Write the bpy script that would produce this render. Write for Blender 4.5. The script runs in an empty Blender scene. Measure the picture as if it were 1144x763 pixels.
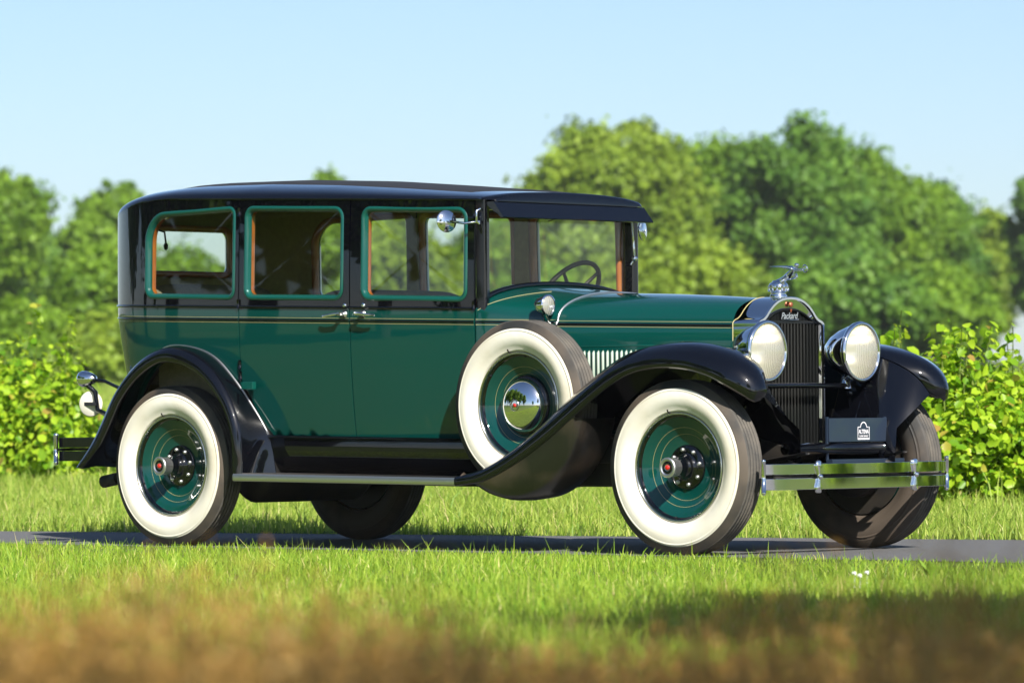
import bpy, math, random
import numpy as np
from mathutils import Vector, Matrix, geometry
from math import sin, cos, pi, radians, sqrt
random.seed(7); np.random.seed(7)

scene = bpy.context.scene
# ------------------------------------------------------------------ camera
CAM = Vector((18.86982, -19.36057, 0.72)); YAW, PITCH, ROLL, FPX = 2.29415, 0.01428, -0.007, 5424.94
fw = Vector((cos(YAW)*cos(PITCH), sin(YAW)*cos(PITCH), sin(PITCH)))
rt0 = fw.cross(Vector((0, 0, 1))).normalized(); up0 = rt0.cross(fw)
rt = cos(ROLL)*rt0 + sin(ROLL)*up0; up = -sin(ROLL)*rt0 + cos(ROLL)*up0
cd = bpy.data.cameras.new('camera'); cam = bpy.data.objects.new('camera', cd)
scene.collection.objects.link(cam); scene.camera = cam
cam.matrix_world = Matrix(((rt.x, up.x, -fw.x, CAM.x), (rt.y, up.y, -fw.y, CAM.y), (rt.z, up.z, -fw.z, CAM.z), (0, 0, 0, 1)))
cd.sensor_width = 36; cd.lens = FPX/1144*36; cd.clip_start = 0.1; cd.clip_end = 6000
cd.dof.use_dof = True; cd.dof.focus_distance = 25.0; cd.dof.aperture_fstop = 4.0; cd.dof.aperture_blades = 9
# ------------------------------------------------------------------ sky, sun, exposure
SUN_EL, SUN_AZ = radians(38), radians(-30.6)
world = bpy.data.worlds.new('World'); scene.world = world; world.use_nodes = True
wn = world.node_tree; wn.nodes.clear()
sky = wn.nodes.new('ShaderNodeTexSky'); sky.sky_type = 'NISHITA'; sky.sun_disc = False
sky.sun_elevation = SUN_EL; sky.sun_rotation = pi/2 - SUN_AZ
sky.air_density = 0.8; sky.dust_density = 0.7; sky.ozone_density = 4.0
bg = wn.nodes.new('ShaderNodeBackground'); bg.inputs['Strength'].default_value = 0.074
wo = wn.nodes.new('ShaderNodeOutputWorld')
wn.links.new(sky.outputs[0], bg.inputs[0]); wn.links.new(bg.outputs[0], wo.inputs[0])
sl = bpy.data.lights.new('sun', 'SUN'); sl.energy = 5.0; sl.angle = radians(0.53); sl.color = (1.0, 0.95, 0.86)
so = bpy.data.objects.new('sun', sl); scene.collection.objects.link(so)
sdir = Vector((cos(SUN_AZ)*cos(SUN_EL), sin(SUN_AZ)*cos(SUN_EL), sin(SUN_EL)))
so.rotation_euler = sdir.to_track_quat('Z', 'Y').to_euler(); so.location = (12, -12, 20)
scene.view_settings.view_transform = 'Standard'; scene.view_settings.look = 'None'
scene.view_settings.exposure = 0.9; scene.view_settings.gamma = 1.0
scene.render.engine = 'CYCLES'
scene.cycles.max_bounces = 8; scene.cycles.transparent_max_bounces = 24
scene.cycles.diffuse_bounces = 3; scene.cycles.glossy_bounces = 4; scene.cycles.caustics_reflective = False
scene.cycles.sample_clamp_indirect = 6

# ------------------------------------------------------------------ materials
def nm(name):
    m = bpy.data.materials.new(name); m.use_nodes = True
    return m, m.node_tree, m.node_tree.nodes['Principled BSDF']
def mat(name, col, rough=.5, metal=0., coat=0., noise=None, bump=None, spec=None):
    """noise=(scale, amount, second colour); bump=(scale, strength)"""
    m, t, p = nm(name)
    p.inputs['Base Color'].default_value = (*col, 1); p.inputs['Roughness'].default_value = rough
    p.inputs['Metallic'].default_value = metal; p.inputs['Coat Weight'].default_value = coat
    p.inputs['Coat Roughness'].default_value = .02; p.inputs['Coat IOR'].default_value = 1.6
    if spec is not None: p.inputs['Specular IOR Level'].default_value = spec
    tc = t.nodes.new('ShaderNodeTexCoord')
    if noise:
        n = t.nodes.new('ShaderNodeTexNoise'); n.inputs['Scale'].default_value = noise[0]; n.inputs['Detail'].default_value = 6
        r = t.nodes.new('ShaderNodeValToRGB'); r.color_ramp.elements[0].position = .5-noise[1]/2; r.color_ramp.elements[1].position = .5+noise[1]/2
        r.color_ramp.elements[0].color = (*col, 1); r.color_ramp.elements[1].color = (*noise[2], 1)
        t.links.new(tc.outputs['Object'], n.inputs['Vector']); t.links.new(n.outputs['Fac'], r.inputs[0]); t.links.new(r.outputs[0], p.inputs['Base Color'])
    if bump:
        n = t.nodes.new('ShaderNodeTexNoise'); n.inputs['Scale'].default_value = bump[0]; n.inputs['Detail'].default_value = 5
        b = t.nodes.new('ShaderNodeBump'); b.inputs['Strength'].default_value = bump[1]; b.inputs['Distance'].default_value = .01
        t.links.new(tc.outputs['Object'], n.inputs['Vector']); t.links.new(n.outputs['Fac'], b.inputs['Height']); t.links.new(b.outputs[0], p.inputs['Normal']); t.links.new(b.outputs[0], p.inputs['Coat Normal'])
    return m
M = {}
M['green'] = mat('green_paint', (.0010, .044, .037), .35, 0, 1.0, None, (1.3, .10), spec=.05)
M['green_lt'] = mat('window_frame_green_paint', (.002, .064, .050), .35, 0, 1.0, spec=.1)
M['black'] = mat('black_paint', (.0018, .0020, .0035), .3, 0, 1.0, spec=.03)
M['chassis'] = mat('chassis_black', (.008, .008, .009), .6, 0, 0, (9, .3, (.02, .016, .012)))
M['chrome'] = mat('chrome', (.82, .83, .84), .05, 1.0)
M['nickel'] = mat('nickel', (.62, .61, .58), .18, 1.0)
M['handle'] = mat('polished_handle', (.88, .88, .86), .26, 1.0)
M['alu'] = mat('aluminium_trim', (.62, .62, .62), .42, 1.0)
M['louvre'] = mat('louvre_painted_highlight', (.36, .44, .36), .4, 0, .6)  # green louvre bars coloured pale to stand in for the highlights they catch
M['gold'] = mat('gold_pinstripe', (.38, .34, .15), .45, 0, .5)
M['tread'] = mat('tyre_tread', (.052, .049, .045), .8, 0, 0, (9, .3, (.105, .092, .076)), (60, .25))
M['rubber'] = mat('tyre_rubber', (.020, .020, .020), .65, 0, 0, (3.5, .22, (.085, .066, .050)))
M['white'] = mat('whitewall', (.76, .735, .66), .5, 0, 0, (4, .45, (.62, .57, .46)), (30, .08))
M['dusty'] = mat('dusty_rubber', (.16, .11, .07), .85, 0, 0, (6, .35, (.06, .045, .035)))
M['dustpan'] = mat('dusty_black', (.006, .0055, .005), .4, 0, .5, (3.2, .22, (.05, .036, .026)), (50, .12))
M['olive'] = mat('headliner_cloth', (.34, .30, .12), .9, 0, 0, (40, .4, (.28, .24, .10)))
M['seat'] = mat('seat_cloth', (.22, .19, .13), .9, 0, 0, (30, .4, (.17, .145, .10)))
M['wood'] = mat('varnished_wood', (.42, .13, .022), .35, 0, .6, (12, .4, (.30, .085, .015)))
M['red'] = mat('red_enamel', (.55, .012, .008), .3, 0, 1)
M['copper'] = mat('copper_badge', (.45, .14, .07), .35, .6)
M['roofcloth'] = mat('roof_cloth', (.012, .012, .014), .7, 0, 0, None, (120, .2))
M['plate'] = mat('plate_blue_black', (.014, .024, .045), .4, 0, .3)
M['platewhite'] = mat('plate_white', (.75, .73, .76), .5)
M['rust'] = mat('rust', (.16, .05, .02), .8)
M['core'] = mat('radiator_core', (.006, .006, .006), .5)
M['slat'] = mat('grille_slat', (.006, .0065, .0065), .3, 0, .5, spec=.2)
def glass_mat(name, tint, refl=1.0):
    m = bpy.data.materials.new(name); m.use_nodes = True; t = m.node_tree; t.nodes.clear()
    tr = t.nodes.new('ShaderNodeBsdfTransparent'); tr.inputs[0].default_value = (*tint, 1)
    gl = t.nodes.new('ShaderNodeBsdfGlossy'); gl.inputs['Roughness'].default_value = .01
    lw = t.nodes.new('ShaderNodeLayerWeight'); lw.inputs[0].default_value = .5
    pw = t.nodes.new('ShaderNodeMath'); pw.operation = 'POWER'; pw.inputs[1].default_value = 4.6
    fr = t.nodes.new('ShaderNodeMath'); fr.operation = 'MULTIPLY_ADD'; fr.inputs[1].default_value = .94; fr.inputs[2].default_value = .06
    t.links.new(lw.outputs['Facing'], pw.inputs[0]); t.links.new(pw.outputs[0], fr.inputs[0])
    mu = t.nodes.new('ShaderNodeMath'); mu.operation = 'MULTIPLY'; mu.inputs[1].default_value = refl; mu.use_clamp = True
    mx = t.nodes.new('ShaderNodeMixShader'); o = t.nodes.new('ShaderNodeOutputMaterial')
    t.links.new(fr.outputs[0], mu.inputs[0]); t.links.new(mu.outputs[0], mx.inputs[0]); t.links.new(tr.outputs[0], mx.inputs[1]); t.links.new(gl.outputs[0], mx.inputs[2]); t.links.new(mx.outputs[0], o.inputs[0])
    return m
M['glass'] = glass_mat('window_glass', (.93, .96, .90), 1.15)
M['lensmetal'] = mat('lamp_reflector', (.88, .83, .68), .24, 1.0)
def lens_mat():
    m = bpy.data.materials.new('headlight_lens'); m.use_nodes = True; t = m.node_tree; p = t.nodes['Principled BSDF']; o = [n for n in t.nodes if n.type == 'OUTPUT_MATERIAL'][0]
    p.inputs['Base Color'].default_value = (.78, .76, .64, 1); p.inputs['Roughness'].default_value = .25; p.inputs['Coat Weight'].default_value = 1; p.inputs['Coat Roughness'].default_value = .03
    tc = t.nodes.new('ShaderNodeTexCoord'); w = t.nodes.new('ShaderNodeTexWave'); w.bands_direction = 'Y'; w.inputs['Scale'].default_value = 22; b = t.nodes.new('ShaderNodeBump'); b.inputs['Strength'].default_value = .35; b.inputs['Distance'].default_value = .004
    t.links.new(tc.outputs['Object'], w.inputs[0]); t.links.new(w.outputs['Fac'], b.inputs['Height']); t.links.new(b.outputs[0], p.inputs['Normal'])
    tr = t.nodes.new('ShaderNodeBsdfTransparent'); mx = t.nodes.new('ShaderNodeMixShader'); mx.inputs[0].default_value = .36
    t.links.new(tr.outputs[0], mx.inputs[1]); t.links.new(p.outputs[0], mx.inputs[2]); t.links.new(mx.outputs[0], o.inputs[0]); return m
M['lens'] = lens_mat()

# ------------------------------------------------------------------ mesh helper
C = scene.collection
class MB:
    def __init__(s): s.v = []; s.f = []; s.m = []; s.sm = []
    def add(s, vs, fs, mi=0, smooth=True):
        o = len(s.v); s.v += [tuple(v) for v in vs]
        for i, f in enumerate(fs):
            s.f.append(tuple(o+k for k in f)); s.m.append(mi if isinstance(mi, int) else mi[i]); s.sm.append(smooth)
    def loft(s, rows, cu=False, cv=False, mi=0, smooth=True, caps=False, mirow=None):
        R, N = len(rows), len(rows[0]); vs = [p for r in rows for p in r]; fs = []; ms = []
        for i in range(R if cu else R-1):
            for j in range(N if cv else N-1):
                a, b = i*N+j, i*N+(j+1) % N; i2 = (i+1) % R
                fs.append((a, b, i2*N+(j+1) % N, i2*N+j)); ms.append(mirow[i] if mirow else mi)
        if caps:
            fs.append(tuple(range(N))); ms.append(ms[0]); fs.append(tuple((R-1)*N+k for k in reversed(range(N)))); ms.append(ms[0])
        s.add(vs, fs, ms, smooth)
    def strips(s, rows, closed=False, mi=0):
        for i in range(len(rows) if closed else len(rows)-1): s.loft([rows[i], rows[(i+1) % len(rows)]], mi=mi)
    def box(s, a, b, mi=0):
        x0, y0, z0 = a; x1, y1, z1 = b
        vs = [(x0,y0,z0),(x1,y0,z0),(x1,y1,z0),(x0,y1,z0),(x0,y0,z1),(x1,y0,z1),(x1,y1,z1),(x0,y1,z1)]
        s.add(vs, [(0,3,2,1),(4,5,6,7),(0,1,5,4),(1,2,6,5),(2,3,7,6),(3,0,4,7)], mi, False)
    def prism(s, pts, axis, a, b, mi=0, smooth=False):
        def P(p, c): return {1: (p[0], c, p[1]), 0: (c, p[0], p[1]), 2: (p[0], p[1], c)}[axis]
        n = len(pts); vs = [P(p, a) for p in pts]+[P(p, b) for p in pts]
        s.add(vs, [tuple(range(n)), tuple(reversed(range(n, 2*n)))], mi, False)
        s.add(vs, [(i, (i+1) % n, n+(i+1) % n, n+i) for i in range(n)], mi, smooth)
    def tube(s, path, r, n=10, mi=0, caps=True, flat=1.0, closed=False):
        path = [Vector(p) for p in path]; rows = []; prev = None
        for i, p in enumerate(path):
            a = path[i-1] if (i or closed) else p; b = path[(i+1) % len(path)] if (i < len(path)-1 or closed) else p
            t = (b-a).normalized()
            if prev is None:
                h = Vector((0, 0, 1)) if abs(t.z) < .9 else Vector((1, 0, 0)); u = t.cross(h).normalized()
            else: u = (prev-t*prev.dot(t)).normalized()
            prev = u; w = t.cross(u); rr = r[i] if hasattr(r, '__len__') else r
            rows.append([p+rr*(cos(2*pi*k/n)*u+flat*sin(2*pi*k/n)*w) for k in range(n)])
        s.loft(rows, cu=closed, cv=True, mi=mi, caps=caps and not closed)
    def lathe(s, prof, org=(0,0,0), ax=(0,1,0), n=64, mi=0, mats=None, capends=False):
        ax = Vector(ax).normalized(); h = Vector((0,0,1)) if abs(ax.z) < .9 else Vector((1,0,0))
        u = ax.cross(h).normalized(); w = ax.cross(u); o = Vector(org)
        rows = [[o+ax*t+r*(cos(2*pi*k/n)*u+sin(2*pi*k/n)*w) for k in range(n)] for r, t in prof]
        s.loft(rows, cv=True, mi=mi, mirow=mats, caps=capends)
    def sphere(s, c, r, mi=0, n=16, sc=(1,1,1)):
        rows = [[(c[0]+sc[0]*r*sin(a)*cos(b), c[1]+sc[1]*r*sin(a)*sin(b), c[2]+sc[2]*r*cos(a)) for b in [2*pi*k/n for k in range(n)]] for a in [pi*max(.001, min(.999, i/(n//2))) for i in range(n//2+1)]]
        s.loft(rows, cv=True, mi=mi, caps=True)
    def mirror(s):
        m = MB(); m.v = [(x, -y, z) for x, y, z in s.v]; m.f = [tuple(reversed(f)) for f in s.f]; m.m = list(s.m); m.sm = list(s.sm); return m
    def build(s, name, mats, parent=None, bevel=0, mw=None):
        me = bpy.data.meshes.new(name); me.from_pydata(s.v, [], s.f)
        me.polygons.foreach_set('material_index', s.m); me.polygons.foreach_set('use_smooth', s.sm); me.update()
        for k in (mats if isinstance(mats, (list, tuple)) else [mats]): me.materials.append(M[k])
        o = bpy.data.objects.new(name, me); C.objects.link(o)
        if parent: o.parent = parent
        if mw is not None: o.matrix_local = mw
        if bevel:
            b = o.modifiers.new('bevel', 'BEVEL'); b.width = bevel; b.segments = 2; b.limit_method = 'ANGLE'
        return o
def tag(o, label=None, cat=None, group=None, kind=None):
    for k, v in (('label', label), ('category', cat), ('group', group), ('kind', kind)):
        if v: o[k] = v
    return o
def cr(pts, n):
    """Catmull-Rom through pts, resampled to n points evenly by length"""
    P = np.array(pts, float); Q = np.vstack([2*P[0]-P[1], P, 2*P[-1]-P[-2]]); out = []
    for i in range(1, len(Q)-2):
        for t in np.linspace(0, 1, 16, endpoint=False):
            out.append(.5*((2*Q[i])+(-Q[i-1]+Q[i+1])*t+(2*Q[i-1]-5*Q[i]+4*Q[i+1]-Q[i+2])*t*t+(-Q[i-1]+3*Q[i]-3*Q[i+1]+Q[i+2])*t**3))
    out.append(P[-1]); out = np.array(out); d = np.r_[0, np.cumsum(np.linalg.norm(np.diff(out, axis=0), axis=1))]
    tt = np.linspace(0, d[-1], n); return np.stack([np.interp(tt, d, out[:, k]) for k in range(P.shape[1])], 1)
def lin(x, xs, ys): return float(np.interp(x, xs, ys))

# ================================================================== THE CAR
car = bpy.data.objects.new('vintage_sedan', None); C.objects.link(car)
tag(car, 'dark green and black 1920s sedan with whitewall tyres parked on the narrow asphalt lane', 'car')

# ---- plan outline of the body (right rear-view half mirrored), y negative is the near side
half = [(2.12,-.630),(1.9,-.663),(1.6,-.693),(1.3,-.712),(.9,-.725),(.4,-.728),(0,-.715),(-.3,-.690),(-.52,-.635),(-.68,-.535),(-.765,-.40),(-.795,-.2),(-.80,0)]
hp = cr(half, 260); full = np.vstack([hp, hp[-2::-1]*[1, -1]])
S_ = np.r_[0, np.cumsum(np.linalg.norm(np.diff(full, axis=0), axis=1))]; STOT = S_[-1]
tg = np.gradient(full, axis=0); tg /= np.linalg.norm(tg, axis=1)[:, None]
nrm = np.stack([tg[:, 1], -tg[:, 0]], 1)           # outward?
if (nrm[100]*[0, -1]).sum() < 0: nrm = -nrm
def s_of_x(x): return float(np.interp(-x, -hp[:, 0], S_[:260]))
def zsill(x): return .598-.0149*(x-.64)
def zbelt(x): return 1.286-.0245*(x-.455)
def zg(x):
    z = 1.871-.034*(x-.44)
    return z-.125*max(0, min(1, (-.1-x)/.7))**1.7
def surf(s, z, o=0.):
    x, y = np.interp(s, S_, full[:, 0]), np.interp(s, S_, full[:, 1]); nx, ny = np.interp(s, S_, nrm[:, 0]), np.interp(s, S_, nrm[:, 1])
    r = max(0, -nx)**1.5; b = 1.28
    k = -.048*max(0, (b-z)/.68)**1.9-.012*max(0, (z-b)/.5)**2*(1-min(1, r*1.5))
    k += -.20*r*max(0, b-z)**1.15
    k += o
    return (x+nx*k, y+ny*k, z)
def panel(outer, holes=(), extra_edges=(), t=.022, mats=(0, 1), inner=2, split=zbelt, res=.035):
    """curved sheet cut out of the body surface in (s, z); two paint indices split at the belt, inner lining"""
    pts = []; edges = []
    def loop(L, closed=True):
        dens = []
        for i in range(len(L) if closed else len(L)-1):
            a, b = np.array(L[i]), np.array(L[(i+1) % len(L)]); n = max(1, int(np.linalg.norm(b-a)/res))
            dens += [tuple(a+(b-a)*k/n) for k in range(n)]
        if not closed: dens.append(tuple(L[-1]))
        o = len(pts); pts.extend(dens); n = len(dens)
        edges.extend([(o+i, o+(i+1) % n) for i in range(n if closed else n-1)]); return dens
    loops = [loop(outer)]+[loop(h) for h in holes]
    for e in extra_edges: loop(e, False)
    A = np.array(pts); s0, z0 = A.min(0); s1, z1 = A.max(0)
    g = [(a, b) for a in np.arange(s0+res/2, s1, res) for b in np.arange(z0+res/2, z1, res)]
    for p in g:
        if np.min(np.hypot(A[:, 0]-p[0], A[:, 1]-p[1])) > res*.45: pts.append(p)
    r = geometry.delaunay_2d_cdt([Vector(p) for p in pts], edges, [], 0, 1e-6)
    V, F = r[0], r[2]
    def inside(p, L):
        c = False; n = len(L)
        for i in range(n):
            x1, y1 = L[i]; x2, y2 = L[(i+1) % n]
            if (y1 > p[1]) != (y2 > p[1]) and p[0] < (x2-x1)*(p[1]-y1)/(y2-y1)+x1: c = not c
        return c
    mb = MB(); keep = []; mi = []
    for f in F:
        c = sum((V[i] for i in f), Vector((0, 0)))/len(f)
        if inside(c, loops[0]) and not any(inside(c, h) for h in loops[1:]):
            keep.append(tuple(f)); x = np.interp(c[0], S_, full[:, 0]); mi.append(mats[1] if c[1] > split(x) else mats[0])
    ov = [surf(v[0], v[1]) for v in V]; iv = [surf(v[0], v[1], -t) for v in V]
    mb.add(ov, keep, mi); mb.add(iv, [tuple(reversed(f)) for f in keep], inner)
    for L in loops:
        n = len(L); a = [surf(*p) for p in L]; b = [surf(p[0], p[1], -t) for p in L]
        x = np.interp(L[0][0], S_, full[:, 0])
        fm = [mats[1] if (L[i][1]+L[(i+1) % n][1])/2 > split(np.interp(L[i][0], S_, full[:, 0])) else mats[0] for i in range(n)]
        mb.add(a+b, [(i, (i+1) % n, n+(i+1) % n, n+i) for i in range(n)], fm, False)
    return mb
def rrect(x0, x1, z0a, z0b, z1a, z1b, rad, n=7):
    """rounded quad in (x,z); a at x0, b at x1; rad per corner: (x0 bottom, x1 bottom, x1 top, x0 top)"""
    c = [(x0, z0a), (x1, z0b), (x1, z1b), (x0, z1a)]; out = []
    for i in range(4):
        p = np.array(c[i]); a = np.array(c[i-1])-p; b = np.array(c[(i+1) % 4])-p; a /= np.linalg.norm(a); b /= np.linalg.norm(b); r = rad[i]
        for k in range(n):
            th = pi/2*k/(n-1); out.append(tuple(p+a*r*(1-sin(th))+b*r*(1-cos(th))))
    return out
def insetloop(L, d):
    A = np.array(L); n = len(A); out = []
    cen = A.mean(0)
    for i in range(n):
        t = A[(i+1) % n]-A[i-1]; t /= np.linalg.norm(t)+1e-9; nn = np.array([-t[1], t[0]])
        if np.dot(nn, cen-A[i]) < 0: nn = -nn
        out.append(tuple(A[i]+nn*d))
    return out
def to_s(L, far=False):
    return [((STOT-s_of_x(x)) if far else s_of_x(x), z) for x, z in L]
def wz0(x): return 1.325-.0235*(x-.8)
def wz1(x): return 1.822-.035*(x-.6)
BODY = ['green', 'black', 'olive']
def window_unit(L, far, parent, rec=.018, wide=.025):
    """green surround, glass and inner wooden moulding for the opening L given in (s,z)"""
    a = insetloop(L, -.007); b = insetloop(L, .000); c = insetloop(L, .009); d = insetloop(L, wide*.8); e = insetloop(L, wide)
    rows = [[surf(*p, .002) for p in a], [surf(*p, .008) for p in b], [surf(*p, .008) for p in c], [surf(*p, -.002) for p in d], [surf(*p, -rec-.006) for p in e]]
    mb = MB(); mb.loft(rows, cv=True); fr = mb.build('window_frame', 'green_lt', parent)
    g = MB(); gl = [surf(*p, -rec) for p in insetloop(L, wide-.004)]; cen = tuple(np.mean(gl, 0)); n = len(gl)
    g.add(gl+[cen], [(i, (i+1) % n, n) for i in range(n)], 0, False); g.build('window_glass', 'glass', fr if parent.parent is car else parent)
    w = MB(); w.loft([[surf(*p, -rec-.010) for p in insetloop(L, wide-.003)], [surf(*p, -.052) for p in insetloop(L, wide-.003)], [surf(*p, -.060) for p in insetloop(L, wide-.012)], [surf(*p, -.058) for p in insetloop(L, -.010)], [surf(*p, -.024) for p in insetloop(L, -.010)]], cv=True)
    w.build('wood_moulding', 'wood', parent)
    return fr
GAP = .0035
XB, XR, XF = 1.262, .455, 2.078       # shut lines
body = None
# rear bodywork: from the near rear-door edge round the tail to the far rear-door edge
def arch_pts(far):
    out = []
    for k in range(25):
        th = radians(205-(205-5)*k/24); x, z = .02+.56*cos(th), .435+.60*sin(th); out.append((x, z))
    return out
w1 = rrect(-.300, .420, wz0(-.3)+.004, wz0(.42), 1.812, wz1(.42), (.06, .05, .045, .15), 9)
sN, sF = s_of_x(XR-GAP), STOT-s_of_x(XR-GAP)
xb = [XR-GAP, 0, -.3, -.6]
near_arch = [(s_of_x(x), max(z, .60)) for x, z in reversed(arch_pts(False)) if z > .60]
# outer polygon: up near edge, along gutter, down far edge, under the tail
top = [(s, zg(np.interp(s, S_, full[:, 0]))) for s in np.linspace(sN, sF, 90)]
arch_n = [(s_of_x(.53), .60)]
an = [(s_of_x(x), z) for x, z in reversed(arch_pts(0)) if z > .605 and x < XR-GAP-.01]
zjoin = an[0][1]
bottom = [(sN, zjoin)]+an+[(an[-1][0]+.02, .60)]
bot_f = [(STOT-s, z) for s, z in reversed(bottom)]
outer = bottom+bot_f+list(reversed(top))
smid = STOT/2
rw = rrect(smid-.42, smid+.42, 1.50, 1.50, 1.772, 1.772, (.05, .05, .06, .06))
belt = [(s, zbelt(np.interp(s, S_, full[:, 0]))) for s in np.linspace(sN, sF, 80)]
mb = panel(outer, [to_s(w1), to_s(w1, True), rw], [belt[1:-1]])
body = mb.build('body_shell', BODY, car)
window_unit(to_s(w1), False, body); window_unit(to_s(w1, True), True, body); window_unit(rw, False, body)
# doors
w2 = rrect(.500, 1.212, wz0(.5), wz0(1.21), wz1(.5), wz1(1.21), (.055,)*4)
w3 = rrect(1.345, 2.030, wz0(1.34), wz0(2.03)-.004, wz1(1.34), wz1(2.03), (.055,)*4)
def door(x0, x1, w, far, lab):
    a, b = s_of_x(x0+GAP), s_of_x(x1-GAP); X = np.linspace(x0+GAP, x1-GAP, 20)
    L = [(s_of_x(x), zg(x)-.004) for x in X]+[(s_of_x(x), zsill(x)) for x in X[::-1]]
    if x0 < .6:                                      # rear door: cut by the wheel arch
        L = [(s_of_x(x), zg(x)-.004) for x in X]+[(s_of_x(x), zsill(x)) for x in X[::-1] if x > .64]+[(s_of_x(.60), .66), (s_of_x(.52), .80), (a, .90)]
    B = [(s_of_x(x), zbelt(x)) for x in X[1:-1]]
    if far: L = [(STOT-s, z) for s, z in L]; B = [(STOT-s, z) for s, z in B]
    d = panel(L, [to_s(w, far)], [B]).build('door', BODY, car)
    window_unit(to_s(w, far), far, d)
    return d
doors = [door(XR, XB, w2, False, ''), door(XB, XF, w3, False, ''), door(XR, XB, w2, True, ''), door(XB, XF, w3, True, '')]
doors[0]['label'] = 'rear door nearest the camera'; doors[1]['label'] = 'front door nearest the camera'
# door handles, hinges
def handle(x, dirx, sg, parent):
    y = sg*(-(-surf(s_of_x(x), 1.235)[1])); y0 = surf(s_of_x(x), 1.235)[1]
    if sg > 0: y0 = -y0
    o = -1 if sg < 0 else 1
    m = MB(); m.lathe([(.020, 0), (.020, .006), (.013, .010), (.010, .045), (.012, .055), (.001, .060)], (x, y0, 1.236), (0, o, 0), 20)
    m.tube([(x-dirx*.012, y0+o*.050, 1.238), (x+dirx*.03, y0+o*.054, 1.235), (x+dirx*.075, y0+o*.052, 1.229), (x+dirx*.118, y0+o*.044, 1.226)], [.010, .009, .008, .006], 10)
    m.build('door_handle', 'handle', parent)
    m = MB(); m.lathe([(.013, 0), (.013, .008), (.006, .011), (.001, .012)], (x, y0+o*-.003, 1.282), (0, o, 0), 18); m.build('keyhole_cover', 'chrome', parent)
for d, x, dx, sg in ((0, XB-.035, -1, -1), (1, XB+.095, 1, -1), (2, XB-.035, -1, 1), (3, XB+.095, 1, 1)):
    handle(x, dx, sg, doors[d])
def hinge(x, z, sg, parent):
    y0 = surf(s_of_x(x), z)[1]; m = MB(); y0 = y0 if sg < 0 else -y0
    m.tube([(x, y0+sg*.004, z-.024), (x, y0+sg*.004, z+.024)], .009, 10); m.build('hinge', 'black', parent)
for sg in (-1, 1):
    for x, d in ((XR, 0 if sg < 0 else 2), (XF-.002, 1 if sg < 0 else 3)):
        for z in (zg(x)-.07, zbelt(x)+.02, .98, .68 if x > 1 else .92): hinge(x, z, sg, doors[d])
# pinstripes and belt moulding follow the surface from tail to cowl
def strip(z_of, sa, sb, h, out, matn, name, parent, n=120):
    m = MB(); ss = np.linspace(sa, sb, n); X = [np.interp(s, S_, full[:, 0]) for s in ss]
    rows = [[surf(s, z_of(x)-h/2, -.001), surf(s, z_of(x)-h/2*.7, out), surf(s, z_of(x)+h/2*.7, out), surf(s, z_of(x)+h/2, -.001)] for s, x in zip(ss, X)]
    m.loft(rows); return m.build(name, matn, parent)
segs = [(sN, sF, body)]+[(s_of_x(a+GAP), s_of_x(b-GAP), doors[i]) for i, (a, b) in enumerate(((XR, XB), (XB, XF)))]+[(STOT-s_of_x(a+GAP), STOT-s_of_x(b-GAP), doors[2+i]) for i, (a, b) in enumerate(((XR, XB), (XB, XF)))]
for sa, sb, par in segs:
    strip(lambda x: zbelt(x)+.004, sa, sb, .016, .007, 'black', 'belt_moulding', par)
    strip(lambda x: zbelt(x)-.052, sa, sb, .0024, .0012, 'gold', 'pinstripe', par)
    strip(lambda x: zbelt(x)-.064, sa, sb, .011, .006, 'black', 'belt_moulding', par)
    strip(lambda x: zbelt(x)-.079, sa, sb, .0024, .0012, 'gold', 'pinstripe', par)
# ---- roof
spine_z = lambda x: lin(x, [-.8, -.6, -.4, 0, .5, 1.0, 1.44, 2.1, 2.2], [1.955, 1.965, 1.975, 1.988, 1.984, 1.96, 1.925, 1.868, 1.86])
def roof_pt(s, q, dz=0):
    x, y, _ = surf(s, 1.80); cx = min(2.12, max(-.36, x)); px, py = x*(1-q)+cx*q, y*(1-q); g = zg(x)
    p = 2.15; H = spine_z(px)-g; return (px, py, g+H*(1-(1-q)**p)**(1/p)+dz)
qs = [0, .003, .01, .02, .035, .055, .08, .11, .15, .2, .27, .35, .45, .6, .8, 1]
ss = np.linspace(0, STOT, 181)
mb = MB(); mb.loft([[roof_pt(s, q) for s in ss] for q in qs])
mb.loft([[tuple(np.array(roof_pt(s, q, -.03))*[.985, .97, 1]) for s in ss] for q in qs], mi=1)
# close the front edge of the roof
fr = [roof_pt(0, q) for q in qs]; fr2 = [(x, -y, z) for x, y, z in fr[::-1]]; prof = fr+fr2[1:]
XR2 = 2.180
ext = [[(x, y, z) for x, y, z in prof], [(XR2, y*.960, z-.002) for x, y, z in prof], [(XR2+.012, y*.950, z-.014) for x, y, z in prof], [(XR2+.012, y*.945, min(z-.02, 1.805)) for x, y, z in prof]]
mb.loft(ext)
roof = mb.build('roof', ['black', 'olive'], car)
# fabric insert on the roof, a shallow raised sheet
mb = MB(); rows = []
for x in np.linspace(-.20, 1.95, 40):
    r = []
    hw = .50
    for y in np.linspace(-hw, hw, 25):
        yy = abs(y); W = abs(surf(s_of_x(max(x, -.3)), 1.8)[1]); q = max(.02, 1-yy/W); p = 2.15; g = zg(x); H = spine_z(x)-g
        r.append((x, y, g+H*(1-(1-q)**p)**(1/p)+.007*(1-(yy/hw)**10)*min(1, (x+.2)/.05, (1.95-x)/.05)))
    rows.append(r)
mb.loft(rows); mb.build('roof_fabric_insert', 'roofcloth', roof)
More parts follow.
